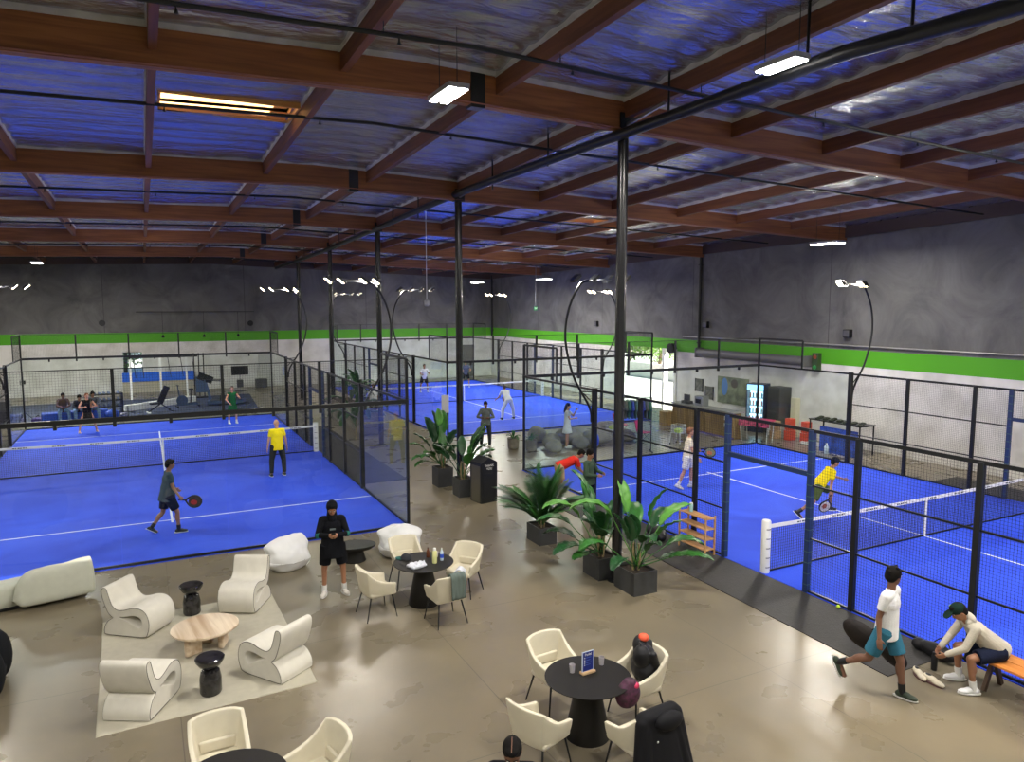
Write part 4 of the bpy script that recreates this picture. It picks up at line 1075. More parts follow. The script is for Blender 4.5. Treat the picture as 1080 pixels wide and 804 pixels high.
    for n, s_ in (('R', 1), ('L', -1)):
        b.cap(J['s'+n], J['e'+n], .050*k, .037*k); b.cap(J['e'+n], J['w'+n], .037*k, .025*k)
        a0 = J['h'+n]; kn = J['k'+n]; an = J['a'+n]
        b.cap(a0, kn, .085*k*min(fat, 1.1), .054*k); b.cap(kn, an, .052*k, .036*k)
        d = (an-kn).normalized(); fr_ = V((0, 1, 0)); bk = (fr_-d*fr_.dot(d))
        bk = bk.normalized() if bk.length > .1 else V((0, 1, 0))
        b.ell(kn+(an-kn)*.30-bk*.018*k, (.048*k, .048*k, .11*k), (d.to_track_quat('Z', 'Y')).to_matrix())
        # hand
        hdv = (J['w'+n]-J['e'+n]).normalized(); gr = (grips or {}).get(n)
        ind = (V((-s_, 0, 0))-hdv*V((-s_, 0, 0)).dot(hdv)); ind = ind.normalized() if ind.length > .2 else V((0, 1, 0))   # palm normal (towards body)
        ac = hdv.cross(ind).normalized()
        if ac.y < 0: ac = -ac                                    # thumb side, forward
        pc = J['w'+n]+hdv*.045*k
        PR_ = Matrix((ac, ind, hdv)).transposed()
        b.ell(pc, (.040*k, .017*k, .052*k), PR_, 12, 8)
        curl = math.radians(75 if gr else 22)
        for i, L in enumerate((.070, .078, .073, .058)):
            r0 = pc+hdv*.036*k+ac*(.029-.0195*i)*k; d1 = (hdv*math.cos(curl*.6)+ind*math.sin(curl*.6)); d2 = (hdv*math.cos(curl*1.6)+ind*math.sin(curl*1.6))
            m1 = r0+d1*L*.5*k; b.cap(r0-d1*.01, m1, .0092*k, .0085*k, 8); b.cap(m1, m1+d2*L*.45*k, .0085*k, .0072*k, 8)
        tr = pc-hdv*.015*k+ac*.030*k; d1 = (ac*.65+hdv*.6+ind*.35).normalized(); m1 = tr+d1*.035*k; b.cap(tr, m1, .0115*k, .010*k, 8); b.cap(m1, m1+(hdv*.8+ind*.5).normalized()*.026*k, .0095*k, .008*k, 8)
        J['g'+n] = pc+hdv*.045*k+ind*.03*k; J['d'+n] = hdv; J['i'+n] = ind; J['c'+n] = ac
        # foot
        fy, fp = J['f'+n]; fd = dirv(fy, fp)
        b.cap(an-fd*.03*k-V((0, 0, .03*k)), an+fd*.14*k-V((0, 0, .045*k)), .038*k, .03*k); J['t'+n] = fd
    body = remeshed(b, 'body', skin, t, vox, 5)
    off1 = .014*k
    def piece(mb, nm, m, v=None, sm=3): return remeshed(mb, nm, m, t, v or vox*1.15, sm)
    # face
    for s_ in (-1, 1):
        ey = M().ell(hl(s_*.030, .083, .012), (.011*k, .008*k, .009*k), HR, 10, 6).obj('eye', EYEW, t)
        M().ell(hl(s_*.030, .0905, .012), (.005*k, .003*k, .005*k), HR, 8, 5).obj('pupil', BLACK, ey)
        M().cap(hl(s_*.016, .092, .034), hl(s_*.045, .080, .036), .0045*k, .0035*k, 6).obj('eyebrow', HAIRB if hair in (None, HAIRB) else hair, t)
    M().cap(hl(-.022, .088, -.056), hl(.022, .088, -.056), .0055*k, .0055*k, 8).obj('mouth', LIP, t)
    if hair is not None:
        m = M(); m.ell(hl(0, -.018, .032), (.084*k, .098*k, .100*k), HR, 18, 12)
        if hairkind == 'short': m.ell(hl(0, -.05, -.01), (.074*k, .062*k, .08*k), HR); m.ell(hl(0, .03, .09), (.062*k, .055*k, .034*k), HR)
        if hairkind == 'bushy':
            m.ell(hl(0, -.05, -.0), (.085*k, .07*k, .085*k), HR); m.ell(hl(0, -.02, .036), (.091*k, .102*k, .106*k), HR, 20, 12)
            for q in range(46):
                a = q*2.4; z = -.05+.17*((q*7) % 46)/46; r = .082*math.sqrt(max(.05, 1-((z-.03)/.11)**2)); yy = -.022+r*math.cos(a)*1.1
                if yy > .05 and z < .07: continue
                m.ell(hl(r*math.sin(a), yy, z+.022), (.0135*k,)*3, None, 8, 6)
        if hairkind == 'long':
            m.ell(hl(0, -.055, -.02), (.088*k, .062*k, .11*k), HR); m.cap(hl(0, -.07, -.03), hl(0, -.10, -.24), .075*k, .045*k)
        if hairkind == 'bun': m.ell(hl(0, -.05, -.01), (.076*k, .062*k, .08*k), HR); m.ell(hl(0, -.12, .06), (.045*k,)*3, HR)
        piece(m, 'hair', hair, .009)
    if cap is not None:
        m = M(); m.ell(hl(0, -.008, .045), (.088*k, .104*k, .088*k), HR, 20, 12); c_ = M(); 
        cp = piece(m, 'cap_crown', cap, .009)
        if cap is not None: M().fru(hl(0, .13, .048), hl(0, .132, .058), (.075*k, .075*k), (.075*k, .075*k), hx).obj('cap_visor', cap, t)
    # top
    if top is not None:
        m = M()
        m.ell(tb(0, .004, .17), ((.130*fat+.02)*k, (.098*fat+.02)*k, .17*k), TR); m.ell(tb(0, 0, .36), (.160*k*fat+off1, .112*k+off1, .165*k), TR)
        lx = .022 if sleeve == 'long' else .004
        m.fru(tb(0, 0, -hemlen), tb(0, 0, .33), ((.165*fat+.012+lx)*k, (.118*fat+.024+lx)*k), ((.155*fat+.012)*k, .115*k), sr)
        m.cap(J['sR']-sr*.02, J['sL']+sr*.02, .072*k, .072*k)
        m.fru(nb-u*.07*k, nb-u*.005*k, (.085*k, .075*k), (.062*k, .062*k), sr)
        for n in 'RL':
            s0, e0, w0 = J['s'+n], J['e'+n], J['w'+n]
            if sleeve == 'short': m.fru(s0-(e0-s0)*.05, s0+(e0-s0)*.62, (.066*k,)*2, (.058*k,)*2); m.ell(s0, (.068*k,)*3)
            elif sleeve == 'long':
                m.cap(s0, e0, .064*k, .052*k); m.cap(e0, w0-(w0-e0)*.06, .052*k, .040*k)
            elif sleeve == 'none': pass
        if hood == 'up':
            pass
        o = piece(m, 'shirt' if sleeve == 'short' else 'sweatshirt' if sleeve == 'long' else 'dress_top', top)
        if stripe:
            for n in 'RL':
                e0, w0 = J['e'+n], J['w'+n]; c0 = e0+(w0-e0)*.1
                M().fru(c0-(w0-e0)*.12, c0+(w0-e0)*.12, (.058*k,)*2, (.054*k,)*2).obj('sleeve_stripe', stripe, o)
        if logo:
            M().box(tb(0, .130*fat, .34), (.10*k, .012, .03*k), TR).obj('chest_logo', logo, o)
        if hood == 'up':
            m = M(); m.ell(hl(0, -.040, .022), (.102*k, .108*k, .132*k), HR, 20, 12); m.cap(nb-u*.05*k, hl(0, -.05, -.08), .105*k, .08*k)
            m.ell(hl(0, .02, .105), (.075*k, .07*k, .04*k), HR)
            piece(m, 'hood', top)
        if hood == 'down':
            m = M(); m.ell(nb-fw*.07*k+u*.01*k, (.115*k, .06*k, .085*k), TR); m.cap(nb-fw*.02*k+sr*.07*k, nb-fw*.02*k-sr*.07*k, .05*k, .05*k); piece(m, 'hood', top)
    if bottom is not None:
        m = M(); m.ell(hip+u*.01*k, (.155*k*fat+off1, .108*k*fat+off1, .125*k), TR)
        if bkind in ('shorts', 'pants', 'jeans'):
            for n in 'RL':
                h0, k0, a0 = J['h'+n], J['k'+n], J['a'+n]
                if bkind == 'shorts': m.fru(h0-(k0-h0)*.05, h0+(k0-h0)*.80, (.112*k*min(fat, 1.15),)*2, (.100*k,)*2); m.ell(h0, (.108*k,)*3)
                else:
                    m.cap(h0, k0, .108*k*min(fat, 1.1), .078*k); m.cap(k0, k0+(a0-k0)*.3, .078*k, .074*k); m.fru(k0, k0+(a0-k0)*.95, (.076*k,)*2, (.060*k,)*2)
        if bkind == 'skirt':
            dn = -u if sit is None else -u
            m.fru(hip+u*.12*k, hip+dn*.33*k, (.145*k, .11*k), (.235*k, .20*k), hr)
        piece(m, {'shorts': 'shorts', 'pants': 'trousers', 'jeans': 'jeans', 'skirt': 'skirt'}[bkind], bottom)
    for n in 'RL':
        an = J['a'+n]; kn = J['k'+n]; fd = J['t'+n]; dn = V((0, 0, -1)); sd = fd.cross(V((0, 0, 1))).normalized(); up = sd.cross(fd).normalized()
        if up.z < 0: up = -up
        R = Matrix((sd, fd, up)).transposed()
        fl = lambda x, y, z: an+R @ V((x*k, y*k, z*k))
        if socks is not None: M().fru(an-(an-kn)*.0+(kn-an).normalized()*-.03*k, an+(kn-an).normalized()*.11*k, (.044*k,)*2, (.047*k,)*2).obj('sock', socks, t)
        if shoes is not None:
            m = M(); m.ell(fl(0, -.02, -.035), (.046*k, .066*k, .050*k), R); m.ell(fl(0, .10, -.045), (.050*k, .095*k, .036*k), R); m.ell(fl(0, .04, -.03), (.044*k, .08*k, .045*k), R)
            so = piece(m, 'shoe', shoes, .009)
            M().fru(fl(0, .045, -.078), fl(0, .045, -.062), (.052*k, .150*k), (.054*k, .152*k), sd).obj('shoe_sole', WHITE if shoes is not WHITE else mat('sole_grey', (.3, .3, .3), .6), so)
    t['joints'] = 0; del t['joints']
    mw = Matrix.Translation(t.location) @ Matrix.Rotation(t.rotation_euler[2], 4, 'Z')
    return t, J, mw, dict(hl=hl, tb=tb, HR=HR, k=k)
def racket(mw, J, n, d, nrm, face_m, lab, mark=None):
    """padel racket held in hand n, pointing along local d with face normal nrm"""
    d = V(d).normalized(); nr = V(nrm); nr = (nr-d*nr.dot(d)).normalized(); x = d.cross(nr)
    g = J['g'+n]-J['i'+n]*.01; R = (mw.to_3x3() @ Matrix((x, d, nr)).transposed()).to_4x4()
    t = thing('padel_racket', lab, 'racket', mw @ g); t.rotation_euler = R.to_euler()
    M().cap((0, -.07, 0), (0, .09, 0), .016, .016, 10).obj('grip', BLACK, t)
    m = M(); m.ring_tube(spline([(0, .08, 0), (.05, .12, 0), (.115, .20, 0), (.13, .29, 0), (.09, .38, 0), (0, .42, 0), (-.09, .38, 0), (-.13, .29, 0), (-.115, .20, 0), (-.05, .12, 0), (0, .08, 0)], 4), .019, 8)
    m.obj('frame', BLACK, t)
    m = M(); m.fru((0, .275, -.015), (0, .275, .015), (.118, .135), (.118, .135), (1, 0, 0), 28); fc = m.obj('hitting_face', face_m, t)
    h = M()
    for i in range(-3, 4):
        for j in range(-3, 4):
            if i*i+j*j < 11: h.cyl((i*.026, .275+j*.028, -.0158), (i*.026, .275+j*.028, .0158), .0055, n=8)
    h.obj('drill_hole', BLACK, fc)['kind'] = 'stuff'
    for s_ in (-1, 1): M().ell((.02, .26, s_*.0155), (.055, .075, .0012), None, 16, 6).obj('printed_mark', mark or mat('racket_mark', (.35, .08, .03), .5), fc)
    return t
RED = mat('racket_red', (.40, .012, .02), .4)
# 1 player on left court walking, racket
t, J, mw, A = person((.33, 18.10), 8, 'person in dark grey-teal shirt and navy shorts walking on the left court with a racket', SK_T, 1.74, lean=5, fat=1.42,
    arms={'R': ((60, -72), (25, -58)), 'L': ((-80, -70), (-20, -40))}, legs={'R': ((0, -66), (10, -88), (10, 0)), 'L': ((0, -102), (0, -128), (-12, -35))},
    hair=HAIRB, top=fab('slate', (.04, .065, .085)), bottom=fab('navy', (.010, .014, .035)), shoes=mat('dark_shoe', (.015, .02, .015), .6), socks=BLACK, grips={'R': 1}, hemlen=.12, head=(-5, -12))
racket(mw, J, 'R', (.15, .95, -.25), (1, 0, .1), mat('racket_dark', (.03, .012, .014), .4), 'red and black padel racket held by the walking player in dark shirt', RED)
# 2 bald man in yellow
person((3.52, 22.80), 96, 'bald person in bright yellow shirt and dark trousers, back turned, on the left court', SK_L, 1.76, fat=1.12,
    arms={'R': ((100, -74), (60, -80)), 'L': ((-100, -74), (-60, -80))}, legs={'R': ((90, -80), (90, -88)), 'L': ((-90, -80), (-90, -88))}, top=fab('yellow', (.85, .68, .01)), bottom=fab('charcoal', (.03, .032, .028)), bkind='pants', shoes=mat('dark_shoe', (.015, .02, .015), .6), hemlen=.10, head=(5, -8))
# 3 hooded man with phone
t, J, mw, A = person((2.88, 12.80), -100, 'person in black hoodie and shorts with the hood up, looking at a phone', SK_T, 1.74, fat=1.12, vox=.008,
    arms={'R': ((40, -62), (-48, 8)), 'L': ((-40, -62), (48, 8))}, legs={'R': ((90, -83), (90, -89), (15, 0)), 'L': ((-90, -81), (-90, -88), (-20, 0))}, head=(0, -32),
    top=fab('black', (.005, .0055, .008)), sleeve='long', hood='up', hair=HAIRB, bottom=fab('black', (.005, .0055, .008)), hemlen=.20, shoes=mat('cream_shoe', (.60, .56, .50), .6), socks=WHITE, grips={'R': 1, 'L': 1}, stripe=mat('teal_stripe', (.0, .10, .08), .7), logo=mat('grey_print', (.12, .15, .15), .7))
ph = (J['gR']+J['gL'])/2+V((0, .02, .01))
o = thing('mobile_phone', 'dark phone held by the person in the black hoodie', 'phone', mw @ ph, t.rotation_euler[2]); o.rotation_euler = (math.radians(50), 0, t.rotation_euler[2])
M().bb((-.037, -.075, -.004), (.037, .075, .004)).obj('case', BLACK, o, bevel=.003); M().bb((-.033, -.07, .004), (.033, .07, .0046)).obj('screen', emis('phone_screen', (.5, .6, .8), .6), o)
# 4 green dress
person((3.4, 33.97), -80, 'person in green sleeveless tennis dress on the far side of the left court', SK_L, 1.68, fat=.92, vox=.013, arms={'R': ((60, -60), (-30, -40)), 'L': ((-60, -55), (30, 20))},
    legs={'R': ((90, -80), (90, -88)), 'L': ((-90, -82), (-90, -89))}, hair=HAIRN, hairkind='bun', top=fab('green', (.01, .10, .035)), sleeve='none', bottom=fab('green', (.01, .10, .035)), bkind='skirt', shoes=WHITE, socks=WHITE)
# 5 black dress
t, J, mw, A = person((-2.19, 34.33), -75, 'person with long auburn hair in black outfit on the left court', SK_L, 1.68, lean=8, fat=.92, vox=.013, arms={'R': ((60, -50), (-40, 0)), 'L': ((-60, -50), (40, 0))},
    legs={'R': ((90, -68), (90, -78)), 'L': ((-90, -68), (-90, -78))}, hair=HAIRR, hairkind='long', top=fab('black', (.005, .0055, .008)), sleeve='none', bottom=fab('dark_olive', (.02, .02, .015)), bkind='skirt', shoes=mat('pinkish_shoe', (.6, .35, .3), .6), grips={'R': 1, 'L': 1})
racket(mw, J, 'L', (.3, .8, .5), (1, 0, .3), mat('racket_orange', (.55, .25, .05), .4), 'orange padel racket held by the person in the black outfit')
# 9 white player bending in court C
t, J, mw, A = person((14.83, 29.5), 92, 'person all in white bending forward with legs apart on the far court', SK_L, 1.76, lean=42, fat=1.0, vox=.012, arms={'R': ((40, -60), (10, -30)), 'L': ((-40, -60), (-10, -30))},
    legs={'R': ((70, -66), (100, -84)), 'L': ((-70, -66), (-100, -84))}, hair=HAIRN, top=fab('white', (.72, .72, .72)), bottom=fab('white', (.72, .72, .72)), bkind='pants', shoes=BLACK, socks=BLACK, head=(0, -5), grips={'R': 1})
racket(mw, J, 'R', (0, 1, 0), (1, 0, 0), BLACK, 'black padel racket held low by the person all in white')
# 10 grey shirt
person((11.15, 24.05), -120, 'person in grey sweatshirt and dark trousers standing beyond the black bin', SK_D, 1.72, vox=.012, arms={'R': ((60, -60), (-40, 0)), 'L': ((-60, -60), (40, 0))}, legs={'R': ((90, -82), (90, -88)), 'L': ((-90, -84), (-90, -89))}, hair=HAIRB, top=fab('grey', (.14, .16, .15)), sleeve='long', bottom=fab('dark_grey', (.035, .04, .04)), bkind='pants', shoes=mat('cream_shoe', (.60, .56, .50), .6), head=(0, -20))
# 11 white dress woman
person((13.75, 22.55), -40, 'person in short white dress, hand raised to the face, behind the right court', SK_L, 1.66, fat=.9, vox=.012, arms={'R': ((40, -50), (-45, 0)), 'L': ((-30, -40), (20, 62))}, legs={'R': ((90, -86), (90, -89)), 'L': ((-90, -86), (-90, -89))}, hair=HAIRB, hairkind='long', top=fab('white', (.72, .72, .72)), bottom=fab('white', (.72, .72, .72)), bkind='skirt', shoes=WHITE, head=(0, -10))
# 12 red shirt bending
person((9.85, 16.55), -15, 'person in red shirt and tan shorts bending forward beside the court corner', SK_T, 1.72, lean=68, fat=1.05, arms={'R': ((10, -70), (5, -40)), 'L': ((-10, -70), (-5, -40))}, legs={'R': ((30, -84), (180, -82)), 'L': ((-30, -84), (180, -82))}, hair=HAIRB, top=fab('red', (.62, .03, .02)), bottom=fab('tan', (.42, .30, .18)), shoes=WHITE, socks=WHITE, head=(0, -40))
# 13 dark haired standing behind plants
person((9.62, 14.75), -60, 'person with black hair in grey-green top standing behind the column plants', SK_T, 1.72, arms={'R': ((50, -60), (-30, -5)), 'L': ((-50, -60), (30, -5))}, hair=HAIRB, hairkind='bushy', top=fab('moss', (.055, .09, .06)), sleeve='long', bottom=fab('black', (.005, .0055, .008)), bkind='pants', shoes=WHITE, head=(10, -20))
# 14 white player on R court
t, J, mw, A = person((13.68, 15.85), -32, 'person in white shirt and shorts walking near the service line of the right court', SK_L, 1.76, lean=4, fat=1.05, arms={'R': ((60, -70), (20, -50)), 'L': ((-70, -60), (20, -20))}, legs={'R': ((0, -104), (0, -112), (0, -25)), 'L': ((0, -72), (0, -92), (0, 0))},
    hair=HAIRR, top=fab('cream_white', (.72, .66, .52)), bottom=fab('white', (.72, .72, .72)), shoes=WHITE, socks=WHITE, grips={'L': 1}, hemlen=.12)
racket(mw, J, 'L', (.0, .9, -.1), (.9, .1, .4), mat('racket_grey', (.12, .14, .08), .5), 'grey padel racket carried by the white-clad person on the right court')
# 15 crouching player yellow
t, J, mw, A = person((14.72, 12.25), -28, 'person in yellow shirt and olive shorts lunging low on the right court', SK_T, 1.76, lean=38, fat=1.1, vox=.010, arms={'R': ((150, -78), (120, -62)), 'L': ((-20, -45), (0, -15))}, legs={'R': ((150, -60), (185, -35), (0, -45)), 'L': ((0, -22), (180, -84), (0, 0))},
    hair=HAIRB, top=fab('yellow', (.85, .68, .01)), bottom=fab('olive', (.07, .10, .03)), shoes=BLACK, socks=BLACK, cap=fab('navy', (.010, .014, .035)), head=(0, -12), grips={'R': 1, 'L': 1})
racket(mw, J, 'R', (-.3, -.25, -.9), (1, .1, -.1), mat('racket_white', (.62, .60, .48), .4), 'white padel racket held low by the lunging person in yellow')
# 16 walking man
t, J, mw, A = person((8.68, 6.02), -72, 'person in white t-shirt and teal shorts striding past the bench', SK_D, 1.80, lean=3, fat=1.0, vox=.0075, arms={'R': ((150, -76), (60, -70)), 'L': ((-100, -74), (-150, -70))}, legs={'R': ((-8, -112), (180, -28), (0, -62)), 'L': ((5, -68), (0, -84), (0, 0))},
    hair=HAIRB, hairkind='bushy', top=fab('white', (.72, .72, .72)), bottom=fab('teal', (.035, .15, .23)), shoes=mat('dark_green_shoe', (.02, .035, .02), .6), socks=BLACK, grips={'L': 1}, head=(-62, -8), hemlen=.10)
gp = mw @ J['gL']
bt = thing('racket_bag', 'black racket bag carried at the side of the striding person', 'bag', gp, math.radians(-72))
m = M(); m.ell((-.30, .0, -.20), (.30, .10, .17), Matrix.Rotation(math.radians(25), 3, 'Y')); m.ell((.10, .0, -.34), (.22, .09, .13), Matrix.Rotation(math.radians(35), 3, 'Y'))
remeshed(m, 'bag_body', mat('brown_black_nylon', (.010, .007, .006), .6, noise=.3, spec=.25), bt, .014, 3)
M().ring_tube(spline([(-.18, 0, -.08), (-.02, 0, .012), (.12, 0, -.22)], 6), .012, 8).obj('carry_strap', BAG, bt)
# 17 seated man on bench
t, J, mw, A = person((10.16, 5.42), 146, 'person in beige hoodie and dark cap sitting on the bench, bent over', SK_T, 1.76, lean=48, fat=1.02, vox=.0075, sit=.56,
    arms={'R': ((20, -62), (-35, -30)), 'L': ((-10, -62), (30, -35))}, legs={'R': ((14, -10), (5, -96), (5, 0)), 'L': ((-12, -10), (0, -98), (0, 0))},
    hair=HAIRB, top=fab('oatmeal', (.50, .46, .38)), sleeve='long', hood='down', bottom=fab('navy', (.010, .014, .035)), shoes=mat('sock_white', (.72, .72, .74), .8), socks=WHITE, cap=fab('dark_green', (.008, .025, .02)), head=(0, -38), hemlen=.05)
M().ell(A['hl'](.075, .03, .07), (.012, .03, .03), A['HR']).obj('cap_emblem', mat('lime_print', (.35, .6, .02), .6), t)
# 18 head at the lower edge
A18 = person((2.56, 5.02), -120, 'person with black centre-parted hair close to the camera, only the head in view', SK_D, 1.73, arms=None, hair=HAIRB, top=fab('black', (.005, .0055, .008)), sleeve='long', bottom=fab('navy', (.010, .014, .035)), bkind='pants', shoes=WHITE, head=(0, -35), vox=.009)
M().cap(A18[3]['hl'](0, .06, .128), A18[3]['hl'](0, -.06, .134), .004, .004, 6).obj('hair_parting', SK_D, A18[0])
# 6-8 seated in the gym
for i, (x, y, top_, hr_, lab) in enumerate(((-3.35, 37.9, (.10, .06, .05), HAIRB, 'person in maroon top and jeans sitting on the blue bench, farthest left'), (-2.75, 37.9, (.02, .02, .025), HAIRB, 'person in black top and jeans slumped forward on the blue bench'), (-2.2, 38.0, (.10, .10, .11), HAIRB, 'person in grey top sitting on the blue bench behind the auburn-haired player'))):
    person((x, y), -78, lab, SK_D if i == 0 else SK_T, 1.72, lean=18 if i != 1 else 40, sit=.55, vox=.014, arms={'R': ((30, -55), (-35, -10)), 'L': ((-30, -55), (35, -10))}, legs={'R': ((12, -8), (5, -86)), 'L': ((-12, -8), (-5, -86))}, hair=hr_, hairkind='short' if i == 0 else 'bushy', top=fab('bench%d' % i, top_), sleeve='long', bottom=fab('denim', (.14, .22, .36)), bkind='jeans', shoes=WHITE, head=(0, -20))
# far court C players
for (x, y, f, top_, lab) in ((15.0, 41.2, -95, (.6, .6, .6), 'person in white shirt and dark shorts at the far end of the far court'), (18.3, 42.5, -110, (.05, .06, .10), 'person in navy shirt at the far end of the far court'),):
    t, J, mw, A = person((x, y), f, lab, SK_T, 1.74, vox=.014, lean=10, arms={'R': ((40, -60), (-10, 0)), 'L': ((-60, -60), (10, -10))}, legs={'R': ((90, -76), (90, -86)), 'L': ((-90, -76), (-90, -86))}, hair=HAIRB, top=fab('far%d' % int(x), top_), bottom=fab('black', (.005, .0055, .008)), shoes=WHITE, grips={'R': 1})
person((9.1, 31.6), -95, 'person with reddish face standing in the aisle behind the stone planter', SK_L, 1.72, vox=.014, hair=HAIRR, top=fab('white', (.72, .72, .72)), bottom=fab('black', (.005, .0055, .008)), shoes=WHITE)

# ------------------------------------------------------------------ gym behind the left court
GYMM = mat('gym_mat', (.035, .045, .075), .75, noise=.25, scale=3)
tag(M().add([(-7.5, 37.0, 0), (5.0, 37.0, 0), (5.5, 45.2, 0), (-7.5, 45.2, 0), (-7.5, 37.0, .02), (5.0, 37.0, .02), (5.5, 45.2, .02), (-7.5, 45.2, .02)], [(3, 2, 1, 0), (4, 5, 6, 7), (0, 1, 5, 4), (1, 2, 6, 5), (2, 3, 7, 6), (3, 0, 4, 7)]).obj('gym_mat', GYMM), 'dark blue-grey rubber gym flooring behind the left court', 'mat')
BLUE = mat('royal_blue_vinyl', (.012, .06, .42), .5, noise=.1)
BLK = BLACK
t = thing('gym_bench', 'long blue bench with people sitting on it behind the left court', 'bench', (-2.9, 38.05, .02), math.radians(8))
M().bb((-1.3, -.25, .02), (1.3, .25, .44)).obj('seat', BLUE, t, bevel=.03)
for i, (x, y, w_, h_, m_, lab) in enumerate(((-4.3, 38.0, .3, .28, mat('purple_nylon', (.04, .02, .16), .6), 'purple sports bag at the left end of the blue bench'), (-1.45, 38.1, .34, .42, BLUE, 'blue duffel bag below the dumbbell rack'), (-.95, 38.5, .22, .2, mat('patterned_nylon', (.2, .2, .28), .6, noise=.9, scale=20), 'grey patterned bag beside the blue duffel bag'))):
    t = lump((x, y, .02), .4*i, [((0, 0, h_*.5), (w_, w_*.6, h_*.5)), ((w_*.3, 0, h_*.4), (w_*.7, w_*.5, h_*.45))], m_, 'sports_bag', lab, 'bag', .02)
    M().ring_tube(spline([(-w_*.4, 0, h_*.8), (0, -.05, h_*1.25), (w_*.4, 0, h_*.8)], 6), .014, 6).obj('handle', BLK, t)
t = thing('dumbbell_rack', 'three-tier dumbbell rack behind the seated people', 'rack', (-1.7, 39.9, .02), math.radians(10))
for z in (.35, .65, .95):
    M().bb((-.65, -.22, z-.02), (.65, .22, z+.02)).obj('shelf', BLK, t)
for x in (-.65, .65): M().bb((x-.03, -.25, 0), (x+.03, .25, 1.0)).obj('side_frame', BLK, t)
PALEB = mat('dumbbell_blue', (.22, .28, .42), .5)
db0 = None
for z in (.37, .67, .97):
    for i in range(6):
        if db0 is None:
            d_ = thing('dumbbell', 'pale-ended dumbbell lying on the rack', 'dumbbell', (0, 0, 0), 0, 'dumbbells on the three-tier rack')
            M().cyl((0, -.09, .05), (0, .09, .05), .016, n=8).obj('handle', STEEL, d_)
            for s_ in (-1, 1): M().cyl((0, s_*.08, .05), (0, s_*.15, .05), .052, n=8).obj('weight', PALEB, d_)
            db0 = d_
        else: d_ = copy_tree(db0)
        q = Matrix.Rotation(math.radians(10), 3, 'Z') @ V((-.5+i*.2, 0, 0)); d_.location = (-1.7+q.x, 39.9+q.y, z+.02); d_.rotation_euler = (0, 0, math.radians(10))
# speaker / camera stand at the left
for (x, y, h, lab) in ((-4.9, 38.7, 1.75, 'thin black stand with a small light, left in the gym'),):
    t = thing('light_stand', lab, 'stand', (x, y, .02))
    M().cyl((0, 0, .3), (0, 0, h), .018, n=8).obj('pole', BLK, t)
    for i in range(3): a = i*2.1; M().cyl((0, 0, .45), (math.cos(a)*.4, math.sin(a)*.4, .01), .012, n=6).obj('leg', BLK, t)
    M().bb((-.1, -.06, h-.05), (.12, .06, h+.12)).obj('head', BLK, t)
# storage crates far left
t = thing('plastic_bin', 'grey plastic bins stacked in the left gym corner', 'box', (-5.8, 39.2, .02)); M().bb((-.35, -.3, 0), (.35, .3, .5)).obj('lower_bin', mat('dark_bin', (.06, .06, .07), .6), t, bevel=.03); M().bb((-.32, -.28, .5), (.32, .28, .95)).obj('upper_bin', mat('mid_bin', (.12, .12, .13), .6), t, bevel=.03)
# incline bench
t = thing('incline_bench', 'black incline weight bench standing on the gym mat', 'weight bench', (.55, 39.3, .02), math.radians(20))
M().bar((.05, 0, .45), (.42, 0, 1.25), .30, .09, (0, 1, 0)).obj('back_pad', BLK, t, bevel=.02)
M().bb((-.4, -.15, .40), (.05, .15, .48)).obj('seat_pad', BLK, t, bevel=.02)
M().bar((-.5, 0, .05), (.1, 0, .42), .05).obj('leg', BLK, t); M().bar((.55, 0, .05), (.05, 0, .45), .05).obj('leg', BLK, t)
M().bar((-.5, -.25, .03), (-.5, .25, .03), .05).obj('foot_bar', WHITE, t); M().bar((.55, -.25, .03), (.55, .25, .03), .05).obj('foot_bar', BLK, t)
# treadmill
GREYB = mat('machine_blue_grey', (.04, .07, .13), .5)
t = thing('treadmill', 'dark blue-grey treadmill with angled console in the gym', 'treadmill', (3.35, 41.0, .02), math.radians(-8))
M().bb((-.45, -.4, .05), (1.3, .4, .24)).obj('deck', GREYB, t, bevel=.03); M().bb((-.3, -.27, .24), (1.25, .27, .25)).obj('belt', BLK, t)
for s_ in (-1, 1):
    M().bar((-.3, s_*.38, .2), (-.55, s_*.38, 1.35), .09, .06).obj('upright', GREYB, t)
    M().bar((-.5, s_*.38, 1.33), (.35, s_*.38, 1.28), .05).obj('handrail', BLK, t)
    M().bar((.35, s_*.38, 1.28), (.2, s_*.38, .25), .05).obj('handrail_post', BLK, t)
M().bar((-.6, 0, 1.25), (-.45, 0, 1.6), .75, .06, (0, 1, 0)).obj('console', BLK, t)
# second machine (rower / bike)
t = thing('exercise_bike', 'low blue-grey exercise bike beside the white plinth', 'exercise bike', (1.9, 40.7, .02), math.radians(10))
M().bb((-.5, -.06, .1), (.5, .06, .2)).obj('frame', GREYB, t); M().cyl((-.25, -.05, .35), (-.25, .05, .35), .27, n=20).obj('flywheel', GREYB, t)
M().bar((.15, 0, .15), (.2, 0, .85), .05).obj('seat_post', BLK, t); M().ell((.2, 0, .9), (.14, .1, .05)).obj('saddle', BLK, t); M().bar((-.35, 0, .4), (-.45, 0, 1.15), .05).obj('handlebar_post', GREYB, t); M().bar((-.45, -.25, 1.15), (-.45, .25, 1.15), .04).obj('handlebar', BLK, t)
for x in (-.5, .5): M().bar((x, -.25, .06), (x, .25, .06), .07).obj('foot_bar', BLK, t)
